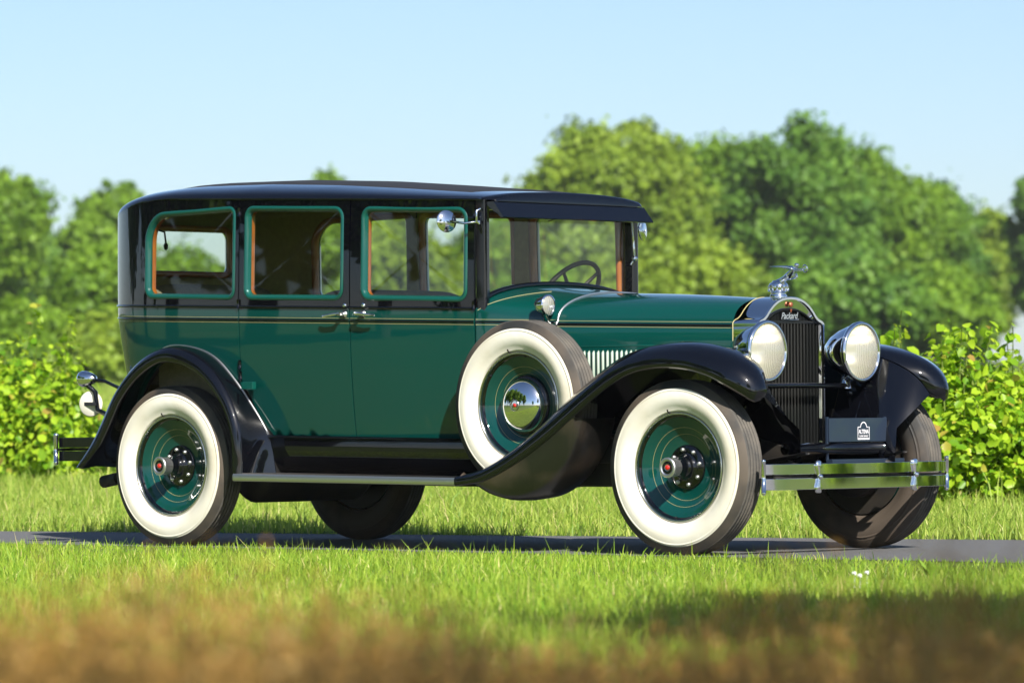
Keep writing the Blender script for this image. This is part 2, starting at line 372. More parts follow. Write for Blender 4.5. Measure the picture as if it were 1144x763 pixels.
# gutter moulding
for fr_ in (0, 1):
    m = MB(); sg_ = np.linspace(0, s_of_x(-.35), 90); m.tube([surf(STOT-s if fr_ else s, zg(np.interp(s, S_, full[:, 0]))+.002, .003) for s in sg_], [.0065*min(1, (90-k)/14) for k in range(90)], 8); m.build('drip_rail', 'black', roof)
# visor over the windscreen with end cheeks
m = MB(); m.prism([(2.135, 1.803), (2.188, 1.803), (2.256, 1.722), (2.244, 1.716), (2.135, 1.79)], 1, -.606, .606)
m.build('sun_visor', 'black', roof, .003)
# front pillars and windscreen
for sg in (-1, 1):
    m = MB(); m.prism([(2.082, sg*.628), (2.135, sg*.620), (2.140, sg*.606), (2.132, sg*.575), (2.082, sg*.570)], 2, 1.20, 1.815)
    m.build('windscreen_pillar', 'black', car, .004)
    if sg < 0: continue
    m = MB(); m.tube([(2.12, sg*.575, 1.50), (2.15, sg*.572, 1.53), (2.145, sg*.570, 1.60), (2.13, sg*.57, 1.76)], .006, 8); m.sphere((2.15, sg*.57, 1.53), .016)
    m.build('windscreen_bracket', 'chrome', car)
m = MB(); m.box((2.08, -.60, 1.765), (2.13, .60, 1.815)); hd = m.build('windscreen_header', 'black', car, .004)
def cowltop(y, x=2.1): W = .632; return 1.245+(1.378-1.245)*sqrt(max(0, 1-(abs(y)/W)**2.2))
m = MB(); ys = np.linspace(-.57, .57, 30); n = len(ys)
m.add([(2.098, y, cowltop(y)-.01) for y in ys]+[(2.098, y, 1.78) for y in ys], [(i, i+1, n+i+1, n+i) for i in range(n-1)], 0, False)
ws = m.build('windscreen', 'glass', car)
m = MB(); m.tube([(2.110, y, cowltop(y)+.008) for y in np.linspace(-.60, .60, 40)], .014, 10, flat=1.0); m.build('screen_seal', 'black', ws)
m = MB(); m.tube([(2.112, .19, 1.765), (2.116, .05, 1.745), (2.114, -.09, 1.715)], .0035, 6); m.build('wiper', 'black', ws)

# ---- cowl
def arch(x, W, zs, zt, zlow, n=24, e=2.2, nside=7, zside=None):
    pts = [(x, -W, zlow+(zs-zlow)*k/nside) for k in range(nside)]
    for k in range(2*n+1):
        th = pi*k/(2*n); c, s_ = cos(th), sin(th)
        pts.append((x, -W*math.copysign(abs(c)**(2/e), c), zs+(zt-zs)*abs(s_)**(2/e)))
    pts += [(x, W, zlow+(zs-zlow)*k/nside) for k in reversed(range(nside))]
    return pts
XH = 2.515
rows = []
for x in [2.083, 2.10, 2.13, 2.17, 2.22, 2.28, 2.34, 2.40, 2.46, XH-.004]:
    t = (x-2.083)/(XH-2.083); ts = t*t*(3-2*t)
    rows.append(arch(x, .632+(.487-.632)*(.35*t+.65*ts), 1.232-.06*t, 1.380-.050*t, .575, e=2.2-.1*t))
m = MB(); m.loft(rows); cowl = m.build('cowl', 'green', car)
def side_stripe(parent, pts, r, matn, name, n=60):
    m = MB(); m.tube(cr(pts, n), r, 6); return m.build(name, matn, parent)
def cowlW(x):
    t = (x-2.083)/(XH-2.083); ts = t*t*(3-2*t); return .632+(.487-.632)*(.35*t+.65*ts)
for sg in (-1, 1):
    for dz, r, mt in ((-.052, .0014, 'gold'), (-.064, .0052, 'black'), (-.079, .0014, 'gold')):
        side_stripe(cowl, [(x, sg*(cowlW(x)+.0005), zbelt(XF)+dz-.020*(x-XF)) for x in np.linspace(2.083, XH-.006, 10)], r, mt, 'pinstripe' if mt == 'gold' else 'belt_moulding', 20)
    # coach line sweeping up over the cowl
    pl = []
    for k, x in enumerate(np.linspace(2.095, 2.30, 9)):
        t = (x-2.083)/(XH-2.083); th = radians(lin(k, [0, 8], [3, 62])); W, zs, zt = cowlW(x), 1.232-.06*t, 1.38-.05*t; e = 2.2
        pl.append((x, sg*(W*cos(th)**(2/e)+.0005), zs+(zt-zs)*sin(th)**(2/e)+.001))
    side_stripe(cowl, pl, .0015, 'gold', 'pinstripe', 30)
# ---- hood
def hood_sec(x, W, zs, zt, zlow, ledge=.012):
    a = arch(x, W-ledge, zs+.010, zt, zs+.010, e=2.15, nside=1)[1:-1]
    return [(x, -W, zlow+(zs-zlow)*k/6) for k in range(7)]+a+[(x, W, zlow+(zs-zlow)*k/6) for k in reversed(range(7))]
rows = []
for x in np.linspace(XH, 3.498, 24):
    t = (x-XH)/(3.50-XH); rows.append(hood_sec(x, .487+(.270-.487)*(t*.9+.1*t*t), 1.170-.022*t, 1.330-.047*t+.006*sin(pi*t), .60, .010))
m = MB(); m.loft(rows); hood = m.build('hood', 'green', car)
def hoodW(x): t = (x-XH)/(3.50-XH); return .487+(.270-.487)*(t*.9+.1*t*t)
def hoodZ(x): t = (x-XH)/(3.50-XH); return 1.170-.022*t
for sg in (-1, 1):
    side_stripe(hood, [(x, sg*(hoodW(x)+.001), hoodZ(x)-.004) for x in np.linspace(XH+.002, 3.497, 10)], .0065, 'black', 'hood_moulding')
    side_stripe(hood, [(x, sg*(hoodW(x)-.006), hoodZ(x)+.011) for x in np.linspace(XH+.002, 3.497, 10)], .0015, 'gold', 'pinstripe')
    side_stripe(hood, [(x, sg*(hoodW(x)+.0005), hoodZ(x)-.018) for x in np.linspace(XH+.002, 3.497, 10)], .0015, 'gold', 'pinstripe')
    # louvred panel
    lv = MB(); x0, x1 = 2.62, 3.36
    side = lambda x, z, o=0: (x, sg*(hoodW(x)+o), z)
    fl = [(x0, 1.047), (x1, 1.047), (x1, .80), (x0, .80)]
    lv.tube([side(a, b, .001) for a, b in fl], .005, 6, closed=True)
    k = 0; x = x0+.028
    while x < x1-.02:
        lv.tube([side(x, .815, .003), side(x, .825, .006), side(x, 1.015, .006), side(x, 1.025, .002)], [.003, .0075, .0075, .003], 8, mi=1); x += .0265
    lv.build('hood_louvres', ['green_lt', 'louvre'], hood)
# bright seam between cowl and hood
m = MB(); rs = hood_sec(XH-.002, .489, 1.168, 1.332, 1.12); m.tube([(x, y*1.003, z+.001) for x, y, z in rs[5:-5]], .006, 8); m.build('cowl_seam_trim', 'alu', cowl)

# ---- radiator shell
def yoke(y0, scale=1.0):
    h = [(0, 1.288), (.05, 1.285), (.10, 1.273), (.145, 1.250), (.180, 1.222), (.205, 1.196), (.228, 1.180), (.258, 1.168), (.271, 1.155), (.272, .95), (.272, .75), (.272, .54)]
    return h
half_o = cr([(a, b) for a, b in yoke(0)][:9], 40).tolist()+[(.272, .95), (.272, .75), (.272, .54)]
half_i = cr([(0, 1.232), (.06, 1.227), (.12, 1.210), (.165, 1.188), (.20, 1.172), (.235, 1.162), (.245, 1.152)], 40).tolist()[:40]+[(.246, .95), (.246, .75), (.246, .54)]
half_m = [(max(0, a-.010) if b < 1.15 else a*.955, b-(.014 if b > 1.15 else 0)) for a, b in half_o]
def ring(h, x): return [(x, -a, b) for a, b in h[::-1]]+[(x, a, b) for a, b in h[1:]]
m = MB(); m.strips([ring(half_o, 3.500), ring(half_o, 3.655), ring([(a*.992, b-.004) for a, b in half_o], 3.664), ring(half_m, 3.664), ring(half_m, 3.650), ring(half_i, 3.644), ring(half_i, 3.60)])
rad = m.build('radiator_shell', 'chrome', car)
m = MB(); m.tube([(3.499, y, z) for x, y, z in ring(half_o, 0)], .0026, 6); m.build('pinstripe', 'gold', rad)
# core and slats
m = MB(); r_ = ring(half_i, 3.615); m.add(r_, [tuple(range(len(r_)))], 0, False); m.build('radiator_core', 'core', rad)
gr = MB(); ny = 19
for k in range(ny):
    y = -.235+.47*k/(ny-1); gr.prism([(3.622, y-.008), (3.640, y-.0045), (3.645, y), (3.640, y+.0045), (3.622, y+.008)], 2, .545, 1.153)
for k in range(37):
    y = -.215+.43*k/36; zt = np.interp(abs(y), [a for a, b in half_i[:40]], [b for a, b in half_i[:40]])
    gr.prism([(3.622, y-.004), (3.636, y-.0018), (3.636, y+.0018), (3.622, y+.004)], 2, 1.166, zt-.004)
gr.box((3.622, -.238, 1.153), (3.644, .238, 1.166)); gr.build('radiator_grille', 'slat', rad)
m = MB(); m.tube([(3.644, y, z-.006) for x, y, z in ring(half_i[:40], 0)], .007, 8); m.tube([(3.646, -.238, 1.160), (3.646, .238, 1.160)], .0022, 6); m.build('header_rail', 'slat', rad)
m = MB(); m.box((3.56, -.25, .515), (3.655, .25, .545)); m.build('lower_rail', 'chrome', rad, .004)
# hexagonal enamel badge
m = MB(); m.lathe([(.001, .012), (.012, .010), (.015, .005), (.015, 0)], (3.655, 0, 1.247), (1, 0, 0), 6); m.add([(3.66, -.009, 1.225), (3.66, .009, 1.225), (3.66, 0, 1.205), (3.668, 0, 1.222)], [(0, 1, 3), (1, 2, 3), (2, 0, 3)], 0, False); m.build('enamel_badge', 'copper', rad)
def text(body_, size, loc, ux, uy, matn, name, parent, ext=.0008, shear=0, bold=0, sx=1.0):
    cu = bpy.data.curves.new(name, 'FONT'); cu.body = body_; cu.size = size; cu.extrude = ext; cu.align_x = 'CENTER'; cu.align_y = 'CENTER'; cu.shear = shear; cu.offset = bold
    t = bpy.data.objects.new(name, cu); C.objects.link(t); bpy.context.view_layer.update()
    me = bpy.data.meshes.new_from_object(t.evaluated_get(bpy.context.evaluated_depsgraph_get())); bpy.data.objects.remove(t); bpy.data.curves.remove(cu)
    ux, uy = Vector(ux).normalized(), Vector(uy).normalized(); uz = ux.cross(uy)
    ux = ux*sx
    me.transform(Matrix(((ux.x, uy.x, uz.x, loc[0]), (ux.y, uy.y, uz.y, loc[1]), (ux.z, uy.z, uz.z, loc[2]), (0, 0, 0, 1))))
    me.materials.clear(); me.materials.append(M[matn]); o = bpy.data.objects.new(name, me); C.objects.link(o); o.parent = parent; return o
text('Packard', .046, (3.650, -.005, 1.190), (0, 1, .02), (0, 0, 1), 'chrome', 'script_badge', rad, .002, .35, .0009, .9)
m = MB(); m.tube([(3.650, -.06, 1.172), (3.650, .03, 1.170), (3.650, .075, 1.174)], .0022, 6); m.build('script_underline', 'chrome', rad)
# filler cap and winged figure holding a wheel
m = MB(); m.lathe([(.042, 0), (.045, .010), (.039, .016), (.039, .026), (.048, .032), (.050, .062), (.044, .074), (.034, .079), (.028, .088), (.001, .092)], (3.58, 0, 1.283), (0, 0, 1), 24)
for k in range(12):
    a = 2*pi*k/12; m.tube([(3.58+.048*cos(a), .048*sin(a), 1.316), (3.58+.048*cos(a), .048*sin(a), 1.346)], .006, 6)
cap = m.build('radiator_cap', 'chrome', car)
m = MB(); z0 = 1.293
m.tube(cr([(3.555, 0, z0+.066), (3.59, .004, z0+.078), (3.625, .006, z0+.090), (3.655, .003, z0+.112), (3.675, 0, z0+.128), (3.688, 0, z0+.138)], 18), cr([(.010,), (.013,), (.012,), (.017,), (.018,), (.010,)], 18)[:, 0].tolist(), 12)
m.tube([(3.62, .010, z0+.088), (3.66, .016, z0+.092), (3.683, .014, z0+.104), (3.690, .012, z0+.092), (3.676, .012, z0+.084)], [.012, .011, .010, .007, .004], 10)
m.tube([(3.575, -.008, z0+.070), (3.61, -.010, z0+.080), (3.645, -.008, z0+.100)], [.006, .010, .011], 10)
m.sphere((3.698, 0, z0+.152), .0125)
for sg in (-1, 1):
    m.tube([(3.680, sg*.016, z0+.134), (3.710, sg*.018, z0+.126), (3.742, sg*.012, z0+.132)], [.007, .0055, .004], 8)
    wing = [(3.682, sg*.010, z0+.142), (3.655, sg*.022, z0+.152), (3.615, sg*.036, z0+.152), (3.565, sg*.050, z0+.149)]
    low = [(3.676, sg*.012, z0+.128), (3.650, sg*.022, z0+.134), (3.618, sg*.034, z0+.142), (3.566, sg*.050, z0+.146)]
    m.loft([wing, [(a, b+sg*.005, (c+f)/2) for (a, b, c), (d, e, f) in zip(wing, low)], low, [(a, b-sg*.004, (c+f)/2) for (a, b, c), (d, e, f) in zip(wing, low)]], cu=True)
m.lathe([(.018, -.004), (.022, 0), (.018, .004), (.014, 0), (.018, -.004)], (3.752, 0, z0+.134), (.25, 1, .1), 20)
m.lathe([(.001, -.005), (.005, -.003), (.005, .003), (.001, .005)], (3.752, 0, z0+.134), (.25, 1, .1), 10)
m.build('winged_mascot', 'chrome', cap)

# ---- fenders
def fender(curves, n=60, flipthick=.008):
    rows = [cr(c, n).tolist() for c in curves]; m = MB(); m.loft(rows)
    return m, rows
tipy = -.735
inner = [(4.02, -.69, .795), (3.985, -.645, .87), (3.92, -.60, .93), (3.80, -.545, .985), (3.62, -.50, 1.015), (3.42, -.49, 1.010), (3.26, -.485, .97), (3.10, -.49, .885), (2.94, -.495, .77), (2.76, -.50, .64), (2.56, -.52, .52), (2.36, -.54, .42), (2.17, -.55, .385)]
in2 = [(4.050, -.70, .800), (4.015, -.665, .890), (3.94, -.635, .955), (3.81, -.59, 1.012), (3.62, -.56, 1.044), (3.41, -.55, 1.038), (3.25, -.55, .998), (3.09, -.55, .912), (2.92, -.56, .795), (2.74, -.57, .660), (2.545, -.58, .538), (2.345, -.60, .432), (2.17, -.60, .392)]
crown = [(4.085, -.735, .800), (4.050, -.735, .880), (3.965, -.735, .960), (3.82, -.73, 1.022), (3.63, -.72, 1.056), (3.40, -.72, 1.050), (3.235, -.72, 1.008), (3.07, -.72, .920), (2.90, -.73, .800), (2.72, -.74, .664), (2.53, -.74, .541), (2.34, -.74, .436), (2.17, -.74, .394)]
out1 = [(4.070, -.775, .800), (4.035, -.800, .878), (3.955, -.815, .946), (3.82, -.82, 1.002), (3.64, -.82, 1.036), (3.42, -.82, 1.032), (3.255, -.83, .992), (3.09, -.84, .902), (2.92, -.85, .786), (2.735, -.86, .652), (2.54, -.86, .528), (2.34, -.865, .428), (2.17, -.865, .390)]
out2 = [(4.060, -.790, .780), (4.020, -.835, .838), (3.945, -.862, .893), (3.82, -.875, .948), (3.645, -.88, .985), (3.44, -.88, .984), (3.27, -.885, .948), (3.11, -.89, .864), (2.94, -.895, .752), (2.75, -.90, .620), (2.55, -.90, .503), (2.34, -.90, .410), (2.17, -.90, .381)]
lip = [(4.052, -.788, .762), (4.005, -.838, .805), (3.93, -.870, .852), (3.81, -.888, .905), (3.65, -.895, .938), (3.46, -.895, .938), (3.30, -.897, .904), (3.145, -.90, .824), (2.975, -.905, .712), (2.785, -.905, .583), (2.575, -.905, .465), (2.36, -.905, .378), (2.17, -.905, .350)]
liplo = [(4.045, -.780, .752), (3.995, -.828, .790), (3.92, -.860, .836), (3.81, -.878, .888), (3.65, -.885, .921), (3.465, -.885, .921), (3.31, -.887, .888), (3.155, -.89, .808), (2.985, -.895, .696), (2.795, -.895, .567), (2.582, -.895, .449), (2.365, -.895, .362), (2.17, -.895, .336)]
under = [(4.03, -.735, .79), (3.98, -.735, .85), (3.92, -.735, .92), (3.80, -.735, .98), (3.62, -.73, 1.02), (3.42, -.73, 1.02), (3.28, -.73, .975), (3.12, -.73, .885), (2.95, -.735, .765), (2.76, -.74, .635), (2.57, -.74, .51), (2.36, -.74, .405), (2.17, -.74, .36)]
inu = [(4.00, -.70, .78), (3.95, -.66, .85), (3.90, -.61, .91), (3.78, -.56, .965), (3.62, -.51, .99), (3.43, -.50, .985), (3.28, -.49, .94), (3.13, -.50, .855), (2.97, -.50, .74), (2.78, -.51, .61), (2.58, -.53, .49), (2.37, -.55, .395), (2.17, -.55, .365)]
cap_in = [(a[0], a[1], a[2]) for a in inner]
NOSE = (4.050, -.735, .768)
inner, in2, crown, out1, out2, lip, liplo, under, inu = [[NOSE]+c for c in (inner, in2, crown, out1, out2, lip, liplo, under, inu)]
m, R_ = fender([inner, in2, crown, out1, out2, lip, liplo, under, inu, inner], 80)
def rf_unit():
    B = [(.70, -.700, .395), (.655, -.705, .600), (.560, -.715, .735), (.415, -.722, .900), (.265, -.722, 1.020), (.085, -.715, 1.075), (-.120, -.700, 1.080), (-.30, -.655, 1.000), (-.43, -.60, .880), (-.53, -.56, .72), (-.60, -.54, .58), (-.66, -.54, .44)]
    R1 = [(.625, -.80, .395), (.610, -.80, .600), (.545, -.80, .760), (.420, -.80, .925), (.262, -.80, 1.035), (.085, -.80, 1.086), (-.090, -.795, 1.065), (-.27, -.775, .985), (-.42, -.755, .855), (-.53, -.74, .70), (-.60, -.735, .56), (-.68, -.735, .435)]
    R2 = [(.612, -.862, .395), (.600, -.862, .610), (.535, -.862, .780), (.405, -.862, .935), (.252, -.862, 1.032), (.075, -.862, 1.075), (-.085, -.858, 1.050), (-.245, -.850, .965), (-.385, -.84, .835), (-.49, -.84, .67), (-.575, -.845, .545), (-.672, -.85, .430)]
    R3 = [(.600, -.885, .390), (.588, -.888, .605), (.522, -.888, .768), (.395, -.888, .918), (.246, -.888, 1.012), (.072, -.888, 1.052), (-.078, -.886, 1.028), (-.232, -.880, .945), (-.368, -.875, .818), (-.470, -.875, .66), (-.55, -.88, .54), (-.655, -.885, .425)]
    R4 = [(.572, -.898, .390), (.560, -.900, .600), (.498, -.900, .752), (.376, -.900, .888), (.236, -.900, .970), (.070, -.900, 1.004), (-.065, -.900, .982), (-.205, -.896, .906), (-.330, -.892, .790), (-.425, -.892, .64), (-.50, -.895, .53), (-.625, -.90, .425)]
    R5 = [(a-.012*(1 if a > 0 else -1), b+.018, c-.008) for a, b, c in R4]
    U = [(.570, -.80, .40), (.565, -.80, .600), (.505, -.80, .745), (.385, -.80, .895), (.245, -.80, .995), (.080, -.80, 1.040), (-.075, -.795, 1.020), (-.24, -.78, .945), (-.38, -.76, .82), (-.48, -.75, .67), (-.56, -.74, .55), (-.65, -.74, .43)]
    UB = [(a-.02*(1 if a > 0 else -1), b, c-.02) for a, b, c in B]
    return [B, R1, R2, R3, R4, R5, U, UB, B]
RFc = rf_unit()
def cap_loops(m, curves, n, ends=(0, -1)):
    rows = [cr(c, n).tolist() for c in curves]
    for e in ends: m.add([r[e] for r in rows[:-1]], [tuple(range(len(rows)-1))], 0, False)
cap_loops(m, [inner, in2, crown, out1, out2, lip, liplo, under, inu, inner], 80)
# apron between the fender and the frame, and the dusty well for the spare
ap = MB()
top_ = [(a, b+.005, c-.005) for a, b, c in cr(inner[1:], 40).tolist()]
ap.loft([top_, [(x, -.40-.02*(x < 3), max(.50, min(z-.05, .62))) for x, y, z in top_], [(x, -.38, .42) for x, y, z in top_]])
well = MB(); lp = cr(lip, 200); sel = lp[(lp[:, 0] > 2.20) & (lp[:, 0] < 3.02)][::-1]; rows = []
sel = sel[np.linspace(0, len(sel)-1, 25).astype(int)]
cir = lambda yy, rr: [(2.51+rr*cos(radians(228+(352-228)*k/24)), yy, .748+rr*sin(radians(228+(352-228)*k/24))) for k in range(25)]
r0 = [(x, -.895, z+.02) for x, y, z in sel]; r3 = cir(-.868, .455)
rows = [r0, [tuple(np.array(a)*.5+np.array(b)*.5+np.array([0, -.012, 0])) for a, b in zip(r0, r3)], r3, cir(-.84, .474), cir(-.79, .484), cir(-.70, .486), cir(-.60, .478), cir(-.54, .44)]
well.loft(rows)
rfm = MB(); rfm.loft([cr(c, 80).tolist() for c in RFc]); cap_loops(rfm, RFc, 80)
wellh = MB()   # wheel house inside the rear fender
wh = cr(RFc[0], 40).tolist(); wellh.loft([[(x-.004, y+.01, z-.01) for x, y, z in wh], [(x*.97, -.56, z-.02) for x, y, z in wh]])
for sg in (0, 1):
    f = lambda q: q.mirror() if sg else q
    o = f(m).build('front_fender', 'black', car); f(ap).build('apron', 'black', o); f(well).build('spare_wheel_well', 'dustpan', o)
    o2 = f(rfm).build('rear_fender', 'black', car); f(wellh).build('wheel_house', 'chassis', o2)
    q = MB(); q.box((.505, -.765, .845), (.590, -.735, .885)); f(q).build('jack_pad', 'green_lt', o2, .003)
    q = MB(); q.tube([(a, b-.004, c+.004) for a, b, c in cr(RFc[0][1:9], 50).tolist()], .0045, 6); f(q).build('fender_welt', 'alu', o2)
    # running board
    q = MB(); q.loft([[(x, y, lin(x, [.56, 2.17], [.392, .376])+dz) for x in np.linspace(.575, 2.19, 12)] for y, dz in ((-.60, 0), (-.885, 0))])
    q.loft([[(x, y, lin(x, [.56, 2.17], [.392, .376])+dz) for x in np.linspace(.575, 2.19, 12)] for y, dz in ((-.60, -.03), (-.885, -.03))])
    for k in range(14):
        y = -.63-.018*k; q.tube([(.60, y, .395), (2.15, y, .380)], .004, 6)
    rb = f(q).build('running_board', 'chassis', car)
    q = MB(); q.loft([[(x, y, lin(x, [.56, 2.17], [.392, .376])+dz) for x in np.linspace(.575, 2.17, 12)] for y, dz in ((-.878, .004), (-.898, .004), (-.905, -.002), (-.905, -.030), (-.898, -.036), (-.878, -.036))])
    f(q).build('board_edge_trim', 'alu', rb)
    q = MB(); q.loft([[(x, y, z-.0149*(x-.64)) for x in np.linspace(.60, 2.45, 20)] for y, z in ((-.700, .600), (-.706, .55), (-.700, .48), (-.670, .42), (-.63, .385))])
    f(q).build('splash_panel', 'black', rb)
    q = MB(); q.tube([(x, -.712+lin(x, [1.3, 2.4], [0, .05]), zsill(x)-.006) for x in np.linspace(.66, 2.07, 20)], .005, 6); f(q).build('sill_strip', 'black', rb)

# ---- wheels
def wheel(name, loc, sg, steer=0, spare=False):
    """axis along local -y (outward); placed by matrix"""
    T = [( .270,.052),(.278,.060),(.2795,.0635),(.283,.0655),(.285,.0655),(.305,.080),(.330,.090),(.352,.092),(.374,.088),(.380,.0865),(.382,.0885),(.385,.0865),(.392,.079),(.3945,.080),(.398,.0785),(.412,.070),(.424,.063),(.431,.058)]
    rows = list(T); mats_ = [0]*(len(T)-6)+[1]*5
    t = .055
    g = []
    for k in range(5):
        a = .055-k*.0235; g += [(.4345, a), (.435, a-.014), (.427, a-.0155), (.427, a-.0205)]
    rows += g[:-2]; n1 = len(g[:-2]); mats_ += [2]*n1
    back = [(r, -tt) for r, tt in reversed(T)]
    rows += back; mats_ += [1]*len(T)
    rot = Matrix.Rotation(steer, 4, 'Z')
    if sg > 0: rot = rot @ Matrix.Rotation(pi, 4, 'Z')
    mw = Matrix.Translation(loc) @ rot
    ax = (0, -1, 0)
    d = MB()
    dish = [(.262, .048), (.258, .040), (.250, .034), (.235, .030), (.215, .020), (.185, .004), (.160, -.008), (.135, -.014), (.001, -.016)]
    d.lathe(dish, (0, 0, 0), ax, 72)
    d.lathe([(.262, -.05), (.262, .048)], (0, 0, 0), ax, 72); d.lathe([(.262, -.05), (.10, -.06), (.001, -.06)], (0, 0, 0), ax, 48, mi=1)
    w = d.build(name, ['green', 'chassis'], car, mw=mw)
    q = MB(); q.lathe(rows, (0, 0, 0), ax, 96, mats=mats_+[1]*(len(rows)-1-len(mats_)))
    # slanting sipes across the ribs
    ty = q.build('tyre', ['white', 'rubber', 'tread'], w)
    q = MB(); q.lathe([(.262, .046), (.262, .060), (.266, .064), (.272, .062), (.274, .050)], (0, 0, 0), ax, 72); q.build('rim', 'nickel', w)
    q = MB(); q.lathe([(.2615, .047), (.259, .0475), (.251, .0365), (.249, .034)], (0, 0, 0), ax, 72)
    for k in range(6):
        a = 2*pi*k/6+.4; q.lathe([(.007, .0), (.007, .008), (.001, .012)], (.252*cos(a), -.037, .252*sin(a)), ax, 10)
    q.build('locking_ring', 'black', w)
    q = MB(); q.lathe([(.1980, .0133), (.1968, .0127)], (0, -.0006, 0), ax, 72); q.lathe([(.1655, -.0041), (.1644, -.0049)], (0, -.0006, 0), ax, 72); q.build('pinstripe', 'gold', w)
    if not spare:
        q = MB(); q.lathe([(.112, -.014), (.110, -.006), (.106, -.003), (.072, -.001), (.060, .004), (.055, .022), (.048, .030), (.040, .040), (.036, .070), (.035, .095)], (0, 0, 0), ax, 40)
        hb = q.build('hub', 'black', w)
        for k in range(8):
            a = 2*pi*k/8+.2; q = MB(); q.lathe([(.0105, -.004), (.0105, .011), (.006, .015), (.001, .016)], (.088*cos(a), .004, .088*sin(a)), ax, 8); q.build('wheel_bolt', 'alu', w)
        q = MB(); q.lathe([(.036, .080), (.043, .084), (.046, .092), (.046, .138), (.050, .142), (.050, .150), (.046, .154), (.036, .155), (.034, .150), (.001, .150)], (0, 0, 0), ax, 40)
        hc = q.build('hub_cap', 'alu', w)
        q = MB(); q.lathe([(.031, .1505), (.030, .1520), (.018, .1520), (.017, .1505)], (0, 0, 0), ax, 40); q.build('cap_ring', 'black', w)
        q = MB(); q.lathe([(.013, .150), (.013, .154), (.011, .156), (.001, .156)], (0, 0, 0), ax, 6); q.build('cap_badge', 'red', w)
    else:
        q = MB(); q.lathe([(.155, -.010), (.152, .006), (.142, .010), (.137, .012)], (0, 0, 0), ax, 60); q.build('hub', 'black', w)
        pr = [(.138, .010), (.140, .016)]+[(.138*cos(a), .018+.070*sin(a)) for a in np.linspace(.05, 1.40, 22)]+[(.022, .087), (.001, .088)]
        q = MB(); q.lathe(pr, (0, 0, 0), ax, 72); q.build('hub_cap', 'chrome', w)
        q = MB(); q.lathe([(.030, .085), (.030, .089), (.026, .091), (.024, .090)], (0, 0, 0), ax, 40); q.build('cap_ring', 'nickel', w)
        q = MB(); q.lathe([(.011, .086), (.011, .091), (.001, .092)], (0, 0, 0), ax, 6); q.build('cap_badge', 'red', w)
    q = MB(); q.tube([(-.05, -.050, .262), (-.052, -.075, .275), (-.052, -.080, .285)], .004, 6); q.build('valve', 'chassis', w)
    return w
TR = 1.4768/2
ws_ = [wheel('wheel', (0, -TR, .435), -1), wheel('wheel', (3.57, -TR, .435), -1, .03), wheel('wheel', (0, TR, .435), 1), wheel('wheel', (3.57, TR, .435), 1, .03)]
sp1 = wheel('spare_wheel', (2.510, -.730, .748), -1, 0, True); sp2 = wheel('spare_wheel', (2.510, .730, .748), 1, 0, True)
for sp in (sp1, sp2): sp['label'] = 'spare wheel with polished dome cap sunk in the front fender'

# ---- chassis
m = MB()
for sg in (-1, 1):
    m.loft([[(-.85, sg*(.44+a), .52+b), (-.45, sg*(.44+a), .60+b), (0, sg*(.44+a), .66+b), (.5, sg*(.44+a), .52+b), (2.2, sg*(.42+a), .49+b), (3.1, sg*(.38+a), .50+b), (3.6, sg*(.37+a), .55+b), (3.95, sg*(.37+a), .46+b)] for a, b in ((-.03, -.07), (.03, -.07), (.03, .07), (-.03, .07), (-.03, -.07))])
m.box((.5, -.66, .42), (2.3, .66, .47)); m.box((.55, -.60, .37), (2.2, .60, .43)); m.box((-.70, -.45, .48), (.55, .45, .62)); m.box((2.2, -.50, .33), (3.25, .50, .60)); m.box((2.9, -.36, .45), (3.55, .36, .75))
m.box((2.075, -.55, .45), (3.5, -.36, .58)); m.box((2.075, .36, .45), (3.5, .55, .58))
ch = m.build('chassis', 'chassis', car, .01)
for x in (0, 3.57):
    m = MB(); m.tube([(x, -.66, .435), (x, -.5, .40 if x else .435), (x, .5, .40 if x else .435), (x, .66, .435)], .045 if x else .05, 12); m.build('front_axle' if x else 'rear_axle', 'chassis', ch)
    for sg in (-1, 1): m = MB(); m.lathe([(.001, -.05), (.17, -.05), (.175, -.02), (.175, .03), (.001, .03)], (x, sg*.64, .435), (0, sg, 0), 32); m.build('brake_drum', 'chassis', ch)
m = MB(); m.sphere((0, 0, .44), .17); m.build('differential', 'chassis', ch)
for sg in (-1, 1):
    m = MB(); q = MB()
    for k in range(6):
        L = .50-.06*k; m.tube([(3.57-L, sg*.40, .50-.014*k), (3.57, sg*.40, .43-.012*k), (3.57+L, sg*.40, .50-.014*k)], .022, 4, flat=.35)
        q.tube([(0-L*1.3, sg*.54, .42-.012*k), (0, sg*.54, .36-.010*k), (L*1.3, sg*.54, .42-.012*k)], .024, 4, flat=.35)
    m.build('leaf_spring', 'chassis', ch); q.build('leaf_spring', 'chassis', ch)
    m = MB(); m.tube([(-.68, sg*.54, .36), (-.80, sg*.54, .34)], .035, 10); m.build('spring_shackle', 'chassis', ch)
m = MB(); m.lathe([(.001, -.42), (.12, -.42), (.14, -.38), (.14, .38), (.12, .42), (.001, .42)], (.28, -.05, .37), (0, 1, 0), 24); m.tube([(2.9, .2, .40), (2.0, .25, .34), (1.2, .25, .34), (-.6, .30, .36)], .03, 10); m.build('exhaust', 'chassis', ch)
m = MB(); m.tube([(3.93, -.40, .52), (3.93, .40, .52)], .030, 14); m.build('tie_bar', 'black', ch)
m = MB()
m.prism([(3.66, .70), (3.80, .60), (3.97, .50), (3.97, .46), (3.60, .46)], 1, -.36, -.34); m.prism([(3.66, .70), (3.80, .60), (3.97, .50), (3.97, .46), (3.60, .46)], 1, .34, .36)
m.loft([[(x, y, z) for y in (-.36, .36)] for x, z in ((3.60, .54), (3.72, .545), (3.84, .52), (3.93, .50))]); m.build('front_valance', 'black', ch)

